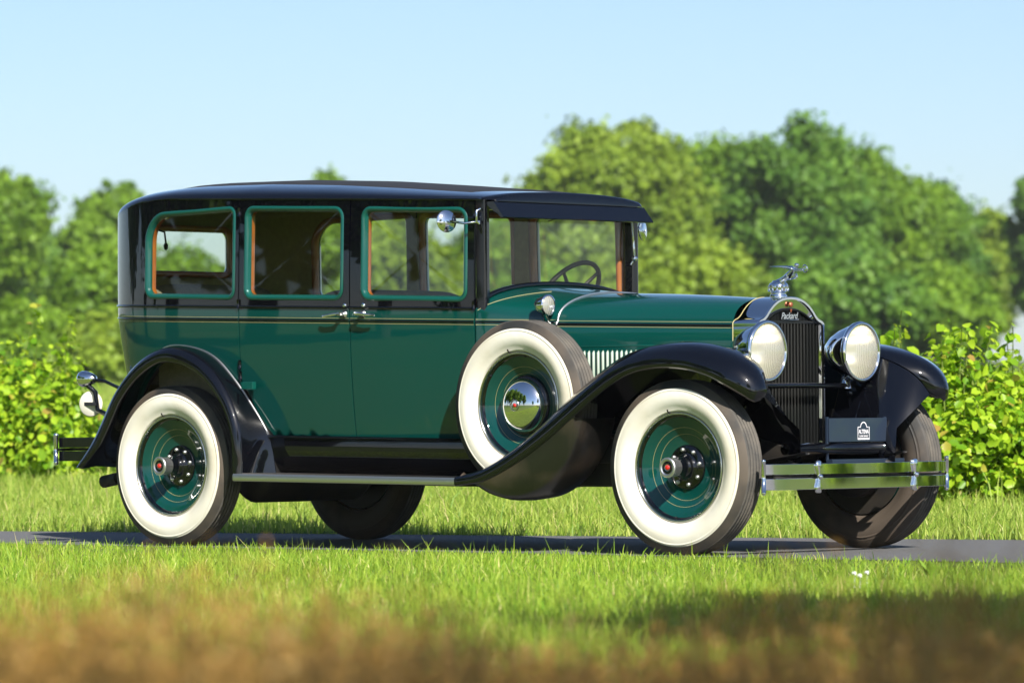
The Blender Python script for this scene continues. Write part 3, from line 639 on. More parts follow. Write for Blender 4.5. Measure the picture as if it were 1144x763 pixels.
# ---- lamps
def headlamp(y, sg):
    K = .93
    sc = lambda P: [(a*K, c*K) for a, c in P]
    x0 = 3.812; z0 = 1.008
    m = MB(); pr = [(.001, -.235), (.030, -.232), (.062, -.215), (.095, -.175), (.122, -.125), (.142, -.070), (.152, -.030), (.156, -.012)]
    m.lathe(sc(pr), (x0, y, z0), (1, 0, 0), 56); h = m.build('headlight', 'chrome', car)
    m = MB(); m.lathe(sc([(.155, -.020), (.164, -.018), (.167, -.006), (.164, .006), (.155, .010), (.148, .008), (.146, -.002)]), (x0, y, z0), (1, 0, 0), 64); m.build('rim', 'chrome', h)
    m = MB(); m.lathe(sc([(.146, -.004), (.135, -.060), (.110, -.115), (.075, -.160), (.035, -.185), (.001, -.190)]), (x0, y, z0), (1, 0, 0), 48); m.sphere((x0-.13, y, z0), .018); m.build('reflector', 'lensmetal', h)
    m = MB(); m.lathe(sc([(.149, .000), (.120, .012), (.08, .021), (.04, .026), (.001, .027)]), (x0, y, z0), (1, 0, 0), 48); m.build('lens', 'lens', h)
    m = MB(); m.lathe([(.030, 0), (.024, .03), (.016, .05)], (x0-.10, y, z0-.185), (0, 0, 1), 16); m.tube([(x0-.10, y-.03, z0-.135), (x0-.06, y-.045, z0-.12)], .006, 6)
    m.build('lamp_post', 'chrome', h)
    return h
headlamp(-.385, -1); headlamp(.385, 1)
m = MB(); m.tube(cr([(3.60, -.60, .90), (3.68, -.50, .858), (3.715, -.38, .838), (3.72, 0, .838), (3.715, .38, .838), (3.68, .50, .858), (3.60, .60, .90)], 40), .0175, 12, flat=.8); 
for sg in (-1, 1): m.tube([(3.715, sg*.385, .83), (3.70, sg*.44, .72), (3.66, sg*.42, .62)], .012, 8); m.sphere((3.735, sg*.385, .800), .016)
m.build('headlight_bar', 'black', car)
m = MB(); m.box((3.70, -.02, .825), (3.74, .02, .851)); m.build('bar_clamp', 'black', car, .003) if False else None
def cowl_lamp(sg):
    x0, y, z0 = 2.50, sg*.545, 1.262
    m = MB(); m.lathe([(.001, -.085), (.020, -.080), (.038, -.055), (.047, -.020), (.050, 0)], (x0, y, z0), (1, 0, 0), 32); h = m.build('cowl_light', 'chrome', car)
    m = MB(); m.lathe([(.049, -.006), (.055, -.002), (.055, .008), (.048, .010)], (x0, y, z0), (1, 0, 0), 32); m.build('rim', 'chrome', h)
    m = MB(); m.lathe([(.048, .006), (.030, .014), (.001, .018)], (x0, y, z0), (1, 0, 0), 24); m.build('lens', 'lens', h)
    m = MB(); m.tube([(x0-.02, y, z0-.045), (x0-.03, y+(-sg)*.03, z0-.085), (x0-.03, y-sg*.07, z0-.105)], [.010, .012, .022], 10); m.build('lamp_bracket', 'chrome', h)
cowl_lamp(-1); cowl_lamp(1)
# parking-style mirror on each front pillar
def mirror(sg):
    m = MB(); c = (2.035, sg*.80, 1.700) if sg < 0 else (2.10, sg*.70, 1.685)
    m.lathe([(.001, -.022), (.030, -.018), (.052, -.008), (.058, 0), (.056, .004), (.001, .004)], c, (.85, sg*.30, .05), 32)
    m.tube([(c[0]+.02, c[1], c[2]), (2.09, sg*.72, c[2]-.01), (2.115, sg*.635, 1.700)], .0065, 8)
    m.tube([(2.118, sg*.64, 1.690), (2.118, sg*.66, 1.70), (2.118, sg*.66, 1.755), (2.118, sg*.632, 1.765)], .006, 8)
    m.build('wing_mirror', 'chrome', car)
mirror(-1); mirror(1)

# ---- bumpers
def bar(z, h, name, parent, xc=4.135, bow=.035, L=.745):
    ys = np.linspace(-L, L, 41); X = lambda y: xc-bow*(y/L)**2-.03*max(0, (abs(y)-.62)/.13)**2
    m = MB(); m.strips([[(X(y)+dx, y, z+dz) for y in ys] for dx, dz in ((-.004, -h/2), (.004, -h/2), (.006, -h/2+.002), (.006, h/2-.002), (.004, h/2), (-.004, h/2))], True)
    return m.build(name, 'chrome', parent)
bpr = MB()
bp = bpr; bpr.box((4.092, -.70, .378), (4.100, .70, .391)); bp = bpr.build('front_bumper', 'chassis', car)
for sg in (-1, 1): q = MB(); q.tube([(3.90, sg*.37, .47), (4.02, sg*.385, .42), (4.100, sg*.395, .385)], .02, 8); q.build('bumper_iron', 'chassis', bp)
bar(.424, .052, 'bumper_bar', bp); bar(.351, .056, 'bumper_bar', bp)
for y in (-.395, .395):
    m = MB(); x = 4.135-.035*(y/.745)**2+.010
    m.loft([[(x+a*.6, y+b, z) for a, b in ((-.012, -w*1.25), (.010, -w*.9), (.018, 0), (.010, w*.9), (-.012, w*1.25))] for z, w in ((.305, .004), (.312, .020), (.335, .022), (.365, .010), (.385, .0085), (.405, .010), (.435, .022), (.458, .020), (.465, .004))], cv=True)
    m.sphere((x+.012, y, .385), .013); m.build('bumper_clamp', 'chrome', bp)
for y in (-.752, .752):
    m = MB(); m.tube([(4.072, y, .312), (4.072, y, .462)], .012, 12); m.sphere((4.072, y, .464), .012); m.sphere((4.072, y, .310), .012); m.build('bumper_end_pin', 'chrome', bp)
# show plate on its bracket
pb = MB(); px0, px1, X = -.075, .405, 3.955
pb.box((X-.006, px0, .553), (X, px1, .672)); pb.box((X-.020, px0-.006, .50), (X-.008, px0+.008, .678)); pb.box((X-.020, px1-.008, .50), (X-.008, px1+.006, .678)); pb.box((X-.02, px0, .448), (X+.02, px1+.12, .466))
pb.tube([(X-.012, px0, .50), (X-.02, px0+.01, .46)], .008, 6); pb.tube([(X-.012, px1, .50), (X-.02, px1-.01, .46)], .008, 6)
plate = pb.build('show_plate', 'plate', car, .0015)
pc = .208; lw, lz0, lz1 = .049, .563, .628
ol = [(pc-lw, lz0), (pc+lw, lz0), (pc+lw, lz1)]+[(pc+.027*cos(a), lz1-.002+.027*sin(a)) for a in np.linspace(.07, pi-.07, 14)]+[(pc-lw, lz1)]
il = insetloop(ol, .0050)
m = MB(); n = len(ol); m.add([(X+.0012, a, b) for a, b in ol]+[(X+.0012, a, b) for a, b in il], [(i, (i+1) % n, n+(i+1) % n, n+i) for i in range(n)], 0, False)
m.box((X+.0005, pc-lw+.008, lz0+.009), (X+.0012, pc+lw-.008, lz0+.0098)); m.box((X+.0005, pc-lw+.008, lz0+.0235), (X+.0012, pc+lw-.008, lz0+.0243))
m.add([(X+.0011, pc-lw, lz0), (X+.0011, pc+lw, lz0), (X+.0011, pc+lw, lz0+.007), (X+.0011, pc-lw, lz0+.007)], [(0, 1, 2, 3)], 0, False)
m.build('plate_emblem', 'platewhite', plate)
text('ALTENA', .0285, (X+.0016, pc, lz0+.0395), (0, 1, 0), (0, 0, 1), 'platewhite', 'plate_lettering', plate, .0003, 0, .0006, .78)
text('CLASSIC SERVICE', .0095, (X+.0016, pc, lz0+.0168), (0, 1, 0), (0, 0, 1), 'platewhite', 'plate_lettering', plate, .0003, 0, .0002, .98)
# rear bumper and tail lamp
m = MB(); m.box((-1.042, -.66, .514), (-1.012, .66, .530)); rbm = m.build('rear_bumper', 'black', car, .003)
for z in (.560, .485):
    m = MB(); m.prism([(-1.010, -.68), (-1.028, -.66), (-1.038, -.30), (-1.038, .30), (-1.028, .66), (-1.010, .68), (-1.000, .66), (-1.01, .30), (-1.01, -.30), (-1.000, -.66)], 2, z-.028, z+.028); m.build('bumper_bar', 'black', rbm)
for sg in (-1, 1):
    for z in (.560, .485): m = MB(); m.box((-1.01, sg*.655-.012, z-.027), (-.62, sg*.655+.012, z+.027)); m.build('bumper_iron', 'black', rbm, .003)
for y in (-.685, .685): 
    m = MB(); m.tube([(-1.03, y, .450), (-1.03, y, .598)], .013, 12); m.sphere((-1.03, y, .600), .014); m.sphere((-1.03, y, .448), .014); m.build('bumper_end_pin', 'chrome', rbm)
m = MB(); m.lathe([(.001, -.075), (.020, -.068), (.036, -.035), (.044, 0), (.046, .020), (.040, .034), (.001, .036)], (-.875, -.60, .915), (-1, -.1, 0), 28)
tl = m.build('tail_light', 'chrome', car)
m = MB(); m.lathe([(.038, .034), (.020, .044), (.001, .047)], (-.875, -.60, .915), (-1, -.1, 0), 24); m.build('lens', 'red', tl)
m = MB(); m.tube([(-.86, -.60, .88), (-.80, -.60, .84), (-.78, -.60, .74), (-.66, -.60, .70)], .015, 8); m.tube([(-.84, -.60, .91), (-.70, -.62, .90), (-.60, -.60, .86)], .010, 8); m.build('lamp_bracket', 'black', tl)
m = MB(); m.lathe([(.001, .006), (.066, .006), (.072, 0), (.066, -.006), (.001, -.006)], (-.835, -.60, .775), (.4, -1, 0), 36); m.build('reflector_disc', 'white', tl)
m = MB(); m.box((-.87, -.62, .765), (-.77, -.612, .785)); m.build('disc_bracket', 'black', tl)

# ---- interior
m = MB(); m.box((-.62, -.60, .60), (2.10, .60, .64)); m.build('cabin_floor', 'seat', car)
def seat(x, zb, zt, w, nm_, lean=.10):
    m = MB(); rows = []
    def sec(y):
        k = 1-abs(y/w)**8
        return [(x+.55, y, zb-.14), (x+.57, y, zb-.02), (x+.50, y, zb+.02*k), (x+.15, y, zb-.01), (x+.06, y, zb+.06), (x+.00, y, zb+.30), (x-.06, y, zt-.03-.05*(1-k)), (x-.10, y, zt-.05*(1-k)), (x-.15, y, zt-.03-.05*(1-k)), (x-.16, y, zb-.14)]
    m.loft([sec(y) for y in np.linspace(-w, w, 21)], cv=True, caps=True); return m.build(nm_, 'seat', car)
seat(-.38, 1.02, 1.44, .50, 'rear_seat'); seat(1.02, 1.00, 1.38, .58, 'front_seat')
m = MB(); m.box((2.02, -.56, 1.02), (2.07, .56, 1.30)); m.build('dashboard', 'wood', car, .01)
m = MB(); c = Vector((1.865, .36, 1.345)); ax = Vector((-.80, 0, .60)).normalized(); u = Vector((0, 1, 0)); w = ax.cross(u)
m.tube([c+.205*(cos(a)*u+sin(a)*w) for a in np.linspace(0, 2*pi, 48, endpoint=False)], .013, 10, closed=True)
for k in range(4):
    a = pi/4+k*pi/2; m.tube([c-ax*.03, c+.20*(cos(a)*u+sin(a)*w)], [.014, .009], 8)
m.tube([c-ax*.02, c-ax*.62], .018, 10); m.sphere(c-ax*.02, .03); m.build('steering_wheel', 'chassis', car)
m = MB(); m.tube([(-.74, -.18, 1.755), (-.70, -.15, 1.74), (-.70, -.14, 1.68)], .006, 6); m.sphere((-.70, -.14, 1.66), .022, sc=(.6, .6, 1)); m.build('blind_tassel', 'chassis', car)
# dividing pillars lining inside (between the windows)
for sg in (-1, 1):
    for x, wd in ((XR, .045), (XB+.02, .05)):
        m = MB(); yy = abs(surf(s_of_x(x), 1.6)[1])-.062; m.box((x-wd, sg*yy-.008, 1.28), (x+wd, sg*yy+.008, 1.80)); m.build('pillar_trim', 'olive', car, .004)
    m = MB(); m.loft([[(x, sg*(abs(surf(s_of_x(x), 1.2)[1])-.055), z) for x in np.linspace(-.25, 2.0, 30)] for z in (.64, 1.0, 1.30)]); m.build('door_card', 'seat', car)

# ================================================================== THE PLACE
def ray_xy(px, d):
    """ground position d metres in front of the camera at a lateral bearing"""
    p = CAM+d*(fw+rt*((px-572)/FPX)); return p.x, p.y
EA = Vector((-3.404, 1.067)); EB = Vector((3.475, 2.266)); ED = (EB-EA).normalized(); EN = Vector((-ED.y, ED.x))
NEAR_Y = -.98
def smooth(a): a = np.clip(a, 0, 1); return a*a*(3-2*a)
def dfar(x, y): return (x-EA.x)*EN.x+(y-EA.y)*EN.y
def ground_z(x, y):
    x = np.asarray(x, float); y = np.asarray(y, float); d = dfar(x, y)
    z = np.where(d > 0, .028*np.minimum(d, 11)+.0140*np.clip(d-11, 0, 230), 0.)
    z = z+.03*np.sin(x*.9+1)*np.sin(y*1.1)*smooth((d-1)/3)
    n = NEAR_Y-y; z = np.where(n > 0, -.02*smooth(n/.5)+.02*np.sin(x*1.3)*np.sin(y*.8+.5)*smooth(n/2), z)
    return z-.012*((d <= 0) & (n <= 0))
# ground sheet: grid finer near the lane
def axis_pts():
    a = np.concatenate([np.arange(0, 20, .5), np.arange(20, 60, 2), np.arange(60, 300, 12), np.geomspace(300, 2600, 12)])
    return np.concatenate([-a[:0:-1], a])
ax_ = axis_pts(); gx, gy = np.meshgrid(ax_, ax_, indexing='ij'); gz = ground_z(gx, gy)
N_ = len(ax_); vs = np.stack([gx, gy, gz], -1).reshape(-1, 3)
ii = np.arange(N_*N_).reshape(N_, N_); fs = np.stack([ii[:-1, :-1], ii[1:, :-1], ii[1:, 1:], ii[:-1, 1:]], -1).reshape(-1, 4)
def big_mesh(name, V, F, mats, attr=None, smooth_=False):
    V = np.asarray(V, np.float32); F = np.asarray(F, np.int32); me = bpy.data.meshes.new(name)
    me.vertices.add(len(V)); me.vertices.foreach_set('co', V.ravel()); k = F.shape[1]
    me.loops.add(F.size); me.loops.foreach_set('vertex_index', F.ravel()); me.polygons.add(len(F))
    me.polygons.foreach_set('loop_start', np.arange(0, F.size, k, dtype=np.int32)); me.update(calc_edges=True)
    if smooth_: me.polygons.foreach_set('use_smooth', np.ones(len(F), bool))
    if attr is not None:
        a = me.attributes.new('tint', 'FLOAT', 'FACE'); a.data.foreach_set('value', np.asarray(attr, np.float32))
    for m_ in mats: me.materials.append(m_)
    o = bpy.data.objects.new(name, me); C.objects.link(o); return o
def ground_mat():
    m, t, p = nm('meadow_ground'); p.inputs['Roughness'].default_value = .95; p.inputs['Specular IOR Level'].default_value = .1
    tc = t.nodes.new('ShaderNodeTexCoord')
    n1 = t.nodes.new('ShaderNodeTexNoise'); n1.inputs['Scale'].default_value = .08; n1.inputs['Detail'].default_value = 8
    n2 = t.nodes.new('ShaderNodeTexNoise'); n2.inputs['Scale'].default_value = 9; n2.inputs['Detail'].default_value = 8
    r1 = t.nodes.new('ShaderNodeValToRGB'); r1.color_ramp.elements[0].position = .35; r1.color_ramp.elements[1].position = .65
    r1.color_ramp.elements[0].color = (.085, .150, .028, 1); r1.color_ramp.elements[1].color = (.150, .190, .045, 1)
    r2 = t.nodes.new('ShaderNodeValToRGB'); r2.color_ramp.elements[0].position = .3; r2.color_ramp.elements[1].position = .7
    r2.color_ramp.elements[0].color = (.45, .45, .45, 1); r2.color_ramp.elements[1].color = (1, 1, 1, 1)
    mx = t.nodes.new('ShaderNodeMix'); mx.data_type = 'RGBA'; mx.blend_type = 'MULTIPLY'; mx.inputs[0].default_value = .8
    t.links.new(tc.outputs['Object'], n1.inputs['Vector']); t.links.new(tc.outputs['Object'], n2.inputs['Vector']); t.links.new(n1.outputs['Fac'], r1.inputs[0]); t.links.new(n2.outputs['Fac'], r2.inputs[0])
    t.links.new(r1.outputs[0], mx.inputs[6]); t.links.new(r2.outputs[0], mx.inputs[7]); t.links.new(mx.outputs[2], p.inputs['Base Color'])
    return m
tag(big_mesh('ground', vs, fs, [ground_mat()], smooth_=True), kind='structure')
# lane
M['asphalt'] = mat('asphalt', (.135, .133, .133), .85, 0, 0, (45, .35, (.085, .085, .09)), (90, .9))
def edge_far(x): return EA.y+(x-EA.x)*ED.y/ED.x if -8 < x < 9 else (EA.y+(-8-EA.x)*ED.y/ED.x+(x+8)*.02 if x < 0 else EA.y+(9-EA.x)*ED.y/ED.x+(x-9)*.03)
xs = np.concatenate([np.arange(-300, -20, 8.), np.arange(-20, 20, .12), np.arange(20, 300, 8.)])
jn = lambda x, s_: .018*sin(x*5.1+s_)+.012*sin(x*13.7+2*s_)+.008*sin(x*31+s_)
rows = []
for f_ in (0, .25, .5, .75, 1): rows.append([(x, (NEAR_Y+.07+jn(x, 1))*(1-f_)+(edge_far(x)+jn(x, 3))*f_, .0+.012*sin(pi*f_)*0) for x in xs])
m = MB(); m.loft(rows); tag(m.build('road', 'asphalt'), kind='structure')

# ---- foliage materials: colour follows a per-leaf attribute
def leaf_mat(name, c0, c1, c2=None, trans=.4, rough=.5, spec=.3):
    m, t, p = nm(name); a = t.nodes.new('ShaderNodeAttribute'); a.attribute_name = 'tint'
    r = t.nodes.new('ShaderNodeValToRGB'); r.color_ramp.elements[0].color = (*c0, 1); r.color_ramp.elements[1].color = (*c1, 1)
    if c2: e = r.color_ramp.elements.new(.93); e.color = (*c1, 1); r.color_ramp.elements[2].color = (*c2, 1)
    p.inputs['Roughness'].default_value = rough; p.inputs['Specular IOR Level'].default_value = spec
    tr = t.nodes.new('ShaderNodeBsdfTranslucent'); mx = t.nodes.new('ShaderNodeMixShader'); mx.inputs[0].default_value = trans
    o = [n for n in t.nodes if n.type == 'OUTPUT_MATERIAL'][0]
    hs = t.nodes.new('ShaderNodeHueSaturation'); hs.inputs['Hue'].default_value = .485; hs.inputs['Value'].default_value = 1.5
    t.links.new(a.outputs['Fac'], r.inputs[0]); t.links.new(r.outputs[0], p.inputs['Base Color']); t.links.new(r.outputs[0], hs.inputs['Color']); t.links.new(hs.outputs[0], tr.inputs[0])
    t.links.new(p.outputs[0], mx.inputs[1]); t.links.new(tr.outputs[0], mx.inputs[2]); t.links.new(mx.outputs[0], o.inputs[0]); return m
LM = {
 'verge': leaf_mat('verge_grass', (.14, .29, .018), (.38, .50, .055), (.66, .55, .24)),
 'long': leaf_mat('long_grass', (.15, .28, .022), (.42, .50, .095), (.66, .55, .26)),
 'dry': leaf_mat('dry_grass', (.26, .155, .024), (.48, .28, .075), (.58, .42, .17), trans=.3),
 'bush': leaf_mat('shrub_leaves', (.11, .26, .010), (.42, .58, .034), (.40, .26, .07), trans=.45, rough=.4),
 'oak': leaf_mat('tree_leaves_mid', (.085, .18, .013), (.235, .385, .029), trans=.4),
 'dark': leaf_mat('tree_leaves_dark', (.055, .145, .021), (.17, .31, .037), trans=.4),
 'olive': leaf_mat('tree_leaves_yellow', (.11, .19, .015), (.29, .40, .040), trans=.4)}
M['bark'] = mat('bark', (.10, .075, .05), .9, 0, 0, (6, .5, (.05, .038, .026)), (20, .6))
M['stem'] = mat('green_stem', (.16, .22, .04), .6)
def blades(name, XY, h, wd, mt, lean=.35, head=None):
    n = len(XY); a = np.random.rand(n)*2*pi; l = np.random.rand(n)*lean*h; b = np.random.rand(n)*2*pi
    z0 = ground_z(XY[:, 0], XY[:, 1])-.01; u = np.stack([np.cos(a), np.sin(a), 0*a], 1)*(wd/2)[:, None]
    base = np.stack([XY[:, 0], XY[:, 1], z0], 1); ld = np.stack([np.cos(b), np.sin(b), 0*b], 1)
    mid = base+ld*(l*.35)[:, None]+np.array([0, 0, 1])*(h*.55)[:, None]; tip = base+ld*l[:, None]+np.array([0, 0, 1])*(h*(1-.25*(l/h)))[:, None]
    V = np.stack([base-u, base+u, mid-u*.75, mid+u*.75, tip-u*.12, tip+u*.12], 1)
    if head is not None:
        V[:, 2] = mid-u*.5; V[:, 3] = mid+u*.5
    V = V.reshape(-1, 3)
    k = np.arange(n)[:, None]*6; F = np.concatenate([k+[0, 1, 3, 2], k+[2, 3, 5, 4]]); t = np.random.rand(n)
    T = np.concatenate([t, t])
    if head is not None:                      # loose seed heads near the stem tips
        q = 7; Vh = []; Fh = []; o = len(V)
        for j in range(q):
            c = tip-(tip-mid)*(j/q*.45)[..., None] if False else tip-(tip-mid)*(j/q*.5)
            d = np.random.randn(n, 3)*head; d2 = np.random.randn(n, 3)*head*.45
            Vh.append(np.stack([c-d2*.5, c+d*.7+d2, c+d*1.4, c+d*.7-d2], 1))
        Vh = np.stack(Vh, 1).reshape(-1, 3); m_ = len(Vh)//4; Fh = o+np.arange(m_)[:, None]*4+np.arange(4)
        V = np.concatenate([V, Vh]); F = np.concatenate([F, Fh]); T = np.concatenate([T, np.repeat(np.clip(t*.6+.4, 0, 1), q)])
    return tag(big_mesh(name, V, F, [mt], T), kind='stuff')
def cam_scatter(n, d0, d1, k=.112, pad=1.2, power=1.):
    d = d0+(d1-d0)*np.random.rand(n)**power; keep = []
    lat = (np.random.rand(n)*2-1)*(k*d+pad); f2 = Vector((fw.x, fw.y)).normalized(); r2 = Vector((rt.x, rt.y)).normalized()
    return np.stack([CAM.x+f2.x*d+r2.x*lat, CAM.y+f2.y*d+r2.y*lat], 1), d
from mathutils import noise as mnoise
def patchy(XY, sc, off=0): return np.array([mnoise.noise(Vector((x*sc+off, y*sc, 0))) for x, y in XY])
def on_road(XY, m0=0.): return (XY[:, 1] > NEAR_Y+.05-m0) & (dfar(XY[:, 0], XY[:, 1]) < -.03+m0)
XY, d = cam_scatter(150000, 9.5, 29); k = ~on_road(XY) & (XY[:, 1] < NEAR_Y+.3); XY = XY[k]; p = patchy(XY, 1.3); n = len(XY)
h = (.045+.045*np.random.rand(n)+.03*np.clip(p, -.5, 1))*(1+.9*(np.random.rand(n) > .98))*(.55+.45*smooth((NEAR_Y-XY[:, 1])/1.6)); o = blades('verge_grass', XY, h, .004+.004*np.random.rand(n), LM['verge'], .7)
o['label'] = 'short lit green grass in front of the lane'
XY, d = cam_scatter(230000, 24, 50, pad=2, power=1.2); k = ~on_road(XY) & (dfar(XY[:, 0], XY[:, 1]) > -.03); XY = XY[k]; p = patchy(XY, .7, 5); n = len(XY); dd = dfar(XY[:, 0], XY[:, 1])
h = (.055+.065*np.random.rand(n)+.05*np.clip(p, -.5, 1))*(1+.45*smooth(dd/5))*(1+1.2*(np.random.rand(n) > .985)); blades('long_grass', XY, h, .006+.005*np.random.rand(n), LM['long'], .8)
XY, d = cam_scatter(60000, 46, 110, pad=4); n = len(XY); blades('meadow_grass', XY, .25+.25*np.random.rand(n), .03+.02*np.random.rand(n), LM['long'], .9)
XY, d = cam_scatter(14000, 3.9, 10, pad=.6, power=.9); n = len(XY); p = patchy(XY, 2.2, 9)
h = (.37+.20*np.random.rand(n)+.16*p-.065*smooth(((XY[:, 0]-CAM.x)*rt.x+(XY[:, 1]-CAM.y)*rt.y)/(.12*d)+.55))*(1-.5*smooth((d-6.5)/3.5)); blades('dry_grass', XY, h, .0028+.0015*np.random.rand(n), LM['dry'], .35, head=.006)

# ---- shrubs by the lane
def leaf_geo(P, D, size, fold=.25):
    """P positions, D facing directions -> rounded folded leaves (two quads each)"""
    n = len(P); D = D/np.linalg.norm(D, axis=1)[:, None]; r = np.random.randn(n, 3); U = np.cross(D, r); U /= np.linalg.norm(U, axis=1)[:, None]; W = np.cross(D, U)
    s = size[:, None]
    a = P-U*s*.55; b = P+U*s*.55; m1 = P-U*s*.2; m2 = P+U*s*.25
    l1 = P-U*s*.22+W*s*.38+D*s*fold*.5; l2 = P+U*s*.22+W*s*.34+D*s*fold*.5; r1 = P-U*s*.22-W*s*.38+D*s*fold*.5; r2 = P+U*s*.22-W*s*.34+D*s*fold*.5
    V = np.stack([a, b, l1, l2, r1, r2], 1).reshape(-1, 3); k = np.arange(n)[:, None]*6
    return V, np.concatenate([k+[0, 1, 3, 2], k+[0, 4, 5, 1]])
def shrub(px, d, *a): return shrub_at(*ray_xy(px, d), *a)
def shrub_at(x, y, w, h, nl, size, shoots, label, group, leaf='bush'):
    z = float(ground_z(x, y)); root = bpy.data.objects.new('shrub', None); C.objects.link(root); root.location = (x, y, z); tag(root, label, 'shrub', group)
    P = []; D = []; st = MB()
    nb = 46
    tips = []
    for k in range(nb):
        a = random.random()*2*pi; e = random.uniform(.15, 1.45); rr = random.uniform(.75, 1.08)
        tips.append(Vector((cos(a)*cos(e)*w*rr, sin(a)*cos(e)*w*rr, h*(.10+.88*sin(e)*rr))))
    for k in range(shoots):
        a = random.random()*2*pi; q = random.random()**.5*w*.8; tips.append(Vector((cos(a)*q, sin(a)*q, h*random.uniform(1.02, 1.32))))
    for i, t in enumerate(tips):
        b0 = Vector((t.x*.12, t.y*.12, -.02)); mid = Vector((t.x*.65, t.y*.65, t.z*.55)); path = cr([b0, mid, t], 6); st.tube(path, [.008, .007, .006, .005, .004, .003], 5)
        n = int(nl/len(tips)*(.45 if i >= nb else 1)); u = np.random.rand(n)**(.6 if i < nb else .8)
        pts = np.stack([np.interp(u, np.linspace(0, 1, 6), path[:, c]) for c in range(3)], 1)
        sp = (.13*w if i < nb else .035)
        off = np.random.randn(n, 3)*sp; P.append(pts+off); dd_ = off*.6/sp+np.array([t.x/w*.5, t.y/w*.5, .8])+np.random.randn(n, 3)*.45; D.append(dd_)
    P = np.concatenate(P); D = np.concatenate(D); P[:, 2] = np.maximum(P[:, 2], .02); n = len(P)
    V, F = leaf_geo(P, D, size*(.4+1.3*np.random.rand(n)**1.4)); t = np.random.rand(n); T = np.concatenate([t, t])
    o = big_mesh('leaves', V, F, [LM[leaf]], T); o.parent = root
    st.build('branches', 'stem', root); return root
G1, G2 = 'bright green shrubs on the bank behind the tail', 'bright green shrubs beside the front of the car'
shrub(-40, 38.5, .80, 1.08, 6500, .058, 4, 'leafy yellow green shrub cut by the left edge of the picture', G1)
shrub(18, 38, .60, 1.0, 6500, .056, 6, 'leafy yellow green shrub, second from the left edge behind the tail lamp', G1)
shrub(70, 37.5, .46, .86, 5200, .054, 4, 'lower leafy shrub standing right behind the rear bumper and tail lamp', G1)
shrub(985, 31.2, .45, 1.02, 3800, .056, 4, 'shrub with tall pale shoots rising between headlight and far fender', G2)
shrub(1062, 30.6, .48, 1.0, 7200, .050, 6, 'bushy bright shrub just right of the far front wheel', G2)
shrub(1128, 30.9, .45, .86, 6200, .052, 4, 'lower bright shrub near the right edge beyond the bumper', G2)
shrub(1200, 30.5, .50, .78, 2400, .070, 3, 'bright shrub cut by the right edge of the picture', G2)

# ---- trees: trunk and limbs, crown of leaf sprays gathered into uneven clumps
def tree(x, y, H, R, kind, label, group, nl=30000, ls=.26, squash=.9, base=.12, seed=0, name='tree', nclump=34):
    rs = np.random.RandomState(seed); z = float(ground_z(x, y)); root = bpy.data.objects.new(name, None); C.objects.link(root); root.location = (x, y, z); tag(root, label, 'tree', group)
    zc = H*(base+(1-base)*.52); hz = H*(1-base)*.52
    cl = []
    lob = [(rs.randn(3), rs.uniform(.0, .22)) for _ in range(7)]; lob = [(a/np.linalg.norm(a), b) for a, b in lob]
    for k in range(nclump*3):
        v = rs.randn(3); v /= np.linalg.norm(v); q = rs.uniform(.45, .90)*(.88+sum(b*max(0, float(v@a))**3 for a, b in lob))
        c = np.array([v[0]*R*q, v[1]*R*q, zc+v[2]*hz*q]); cl.append((c, R*rs.choice([.07, .12, .17, .24])*rs.uniform(.8, 1.2)))
    cl.append((np.array([0, 0, zc]), R*.5)); cl.append((np.array([0, 0, zc+hz*.45]), R*.4))
    P = []; D = []; T = []
    wts = np.array([r**2 for c, r in cl]); wts /= wts.sum()
    for (c, r), w in zip(cl, wts):
        n = int(nl*w); v = rs.randn(n, 3); v /= np.linalg.norm(v, axis=1)[:, None]; rad = r*(rs.rand(n)**.4)*(1+.33*rs.randn(n))
        P.append(c+v*rad[:, None]*np.array([1, 1, squash])); D.append(v+rs.randn(n, 3)*.75+np.array([0, 0, .35])); T.append(np.clip(rs.rand()*.55+rs.rand(n)*.45, 0, 1))
    P = np.concatenate(P); D = np.concatenate(D); T = np.concatenate(T); n = len(P)
    np.random.seed(seed+1); V, F = leaf_geo(P, D, ls*(.6+.8*rs.rand(n)), .3)
    o = big_mesh('crown', V, F, [LM[kind]], np.concatenate([T, T])); o.parent = root
    tb = MB(); tr = H*.022+.05; tb.tube([(0, 0, -.3), (.02*H, 0, H*.2), (-.01*H, .01*H, H*.45), (.01*H, 0, H*.78)], [tr*1.3, tr, tr*.7, tr*.2], 10)
    for c, r in cl[:10]:
        h0 = H*rs.uniform(.18, .45); tb.tube([(.0, 0, h0), tuple((np.array([0, 0, h0])*.45+c*.55)+np.array([0, 0, .03*H])), tuple(c)], [tr*.5, tr*.32, tr*.1], 7)
    tb.build('trunk', 'bark', root); return root
GT = 'trees beyond the meadow'
def bt(px, d, top, wpx, kind, label, seed, **k):
    x, y = ray_xy(px, d); z = float(ground_z(x, y)); H = (.72+(459-top)/FPX*d-z)*.95; return tree(x, y, H, wpx/FPX*d/2*1.22, kind, label, GT, seed=seed, **k)
bt(-10, 190, 150, 130, 'oak', 'tall mid green tree at the left edge of the picture', 11)
bt(118, 215, 178, 105, 'oak', 'round green tree directly left of the car roof', 12)
bt(55, 240, 250, 110, 'dark', 'lower dark tree in the gap between the two left trees', 13)
bt(105, 150, 262, 110, 'oak', 'nearer lighter green tree in front of the left ones', 14, nl=24000, ls=.24)
bt(195, 230, 268, 130, 'oak', 'tree seen through the rear side window', 15)
bt(372, 230, 170, 120, 'oak', 'tree whose top just shows above the car roof', 16)
bt(455, 225, 235, 120, 'olive', 'green tree seen through the front door window', 17)
bt(545, 235, 240, 110, 'oak', 'tree behind the windscreen pillar', 18)
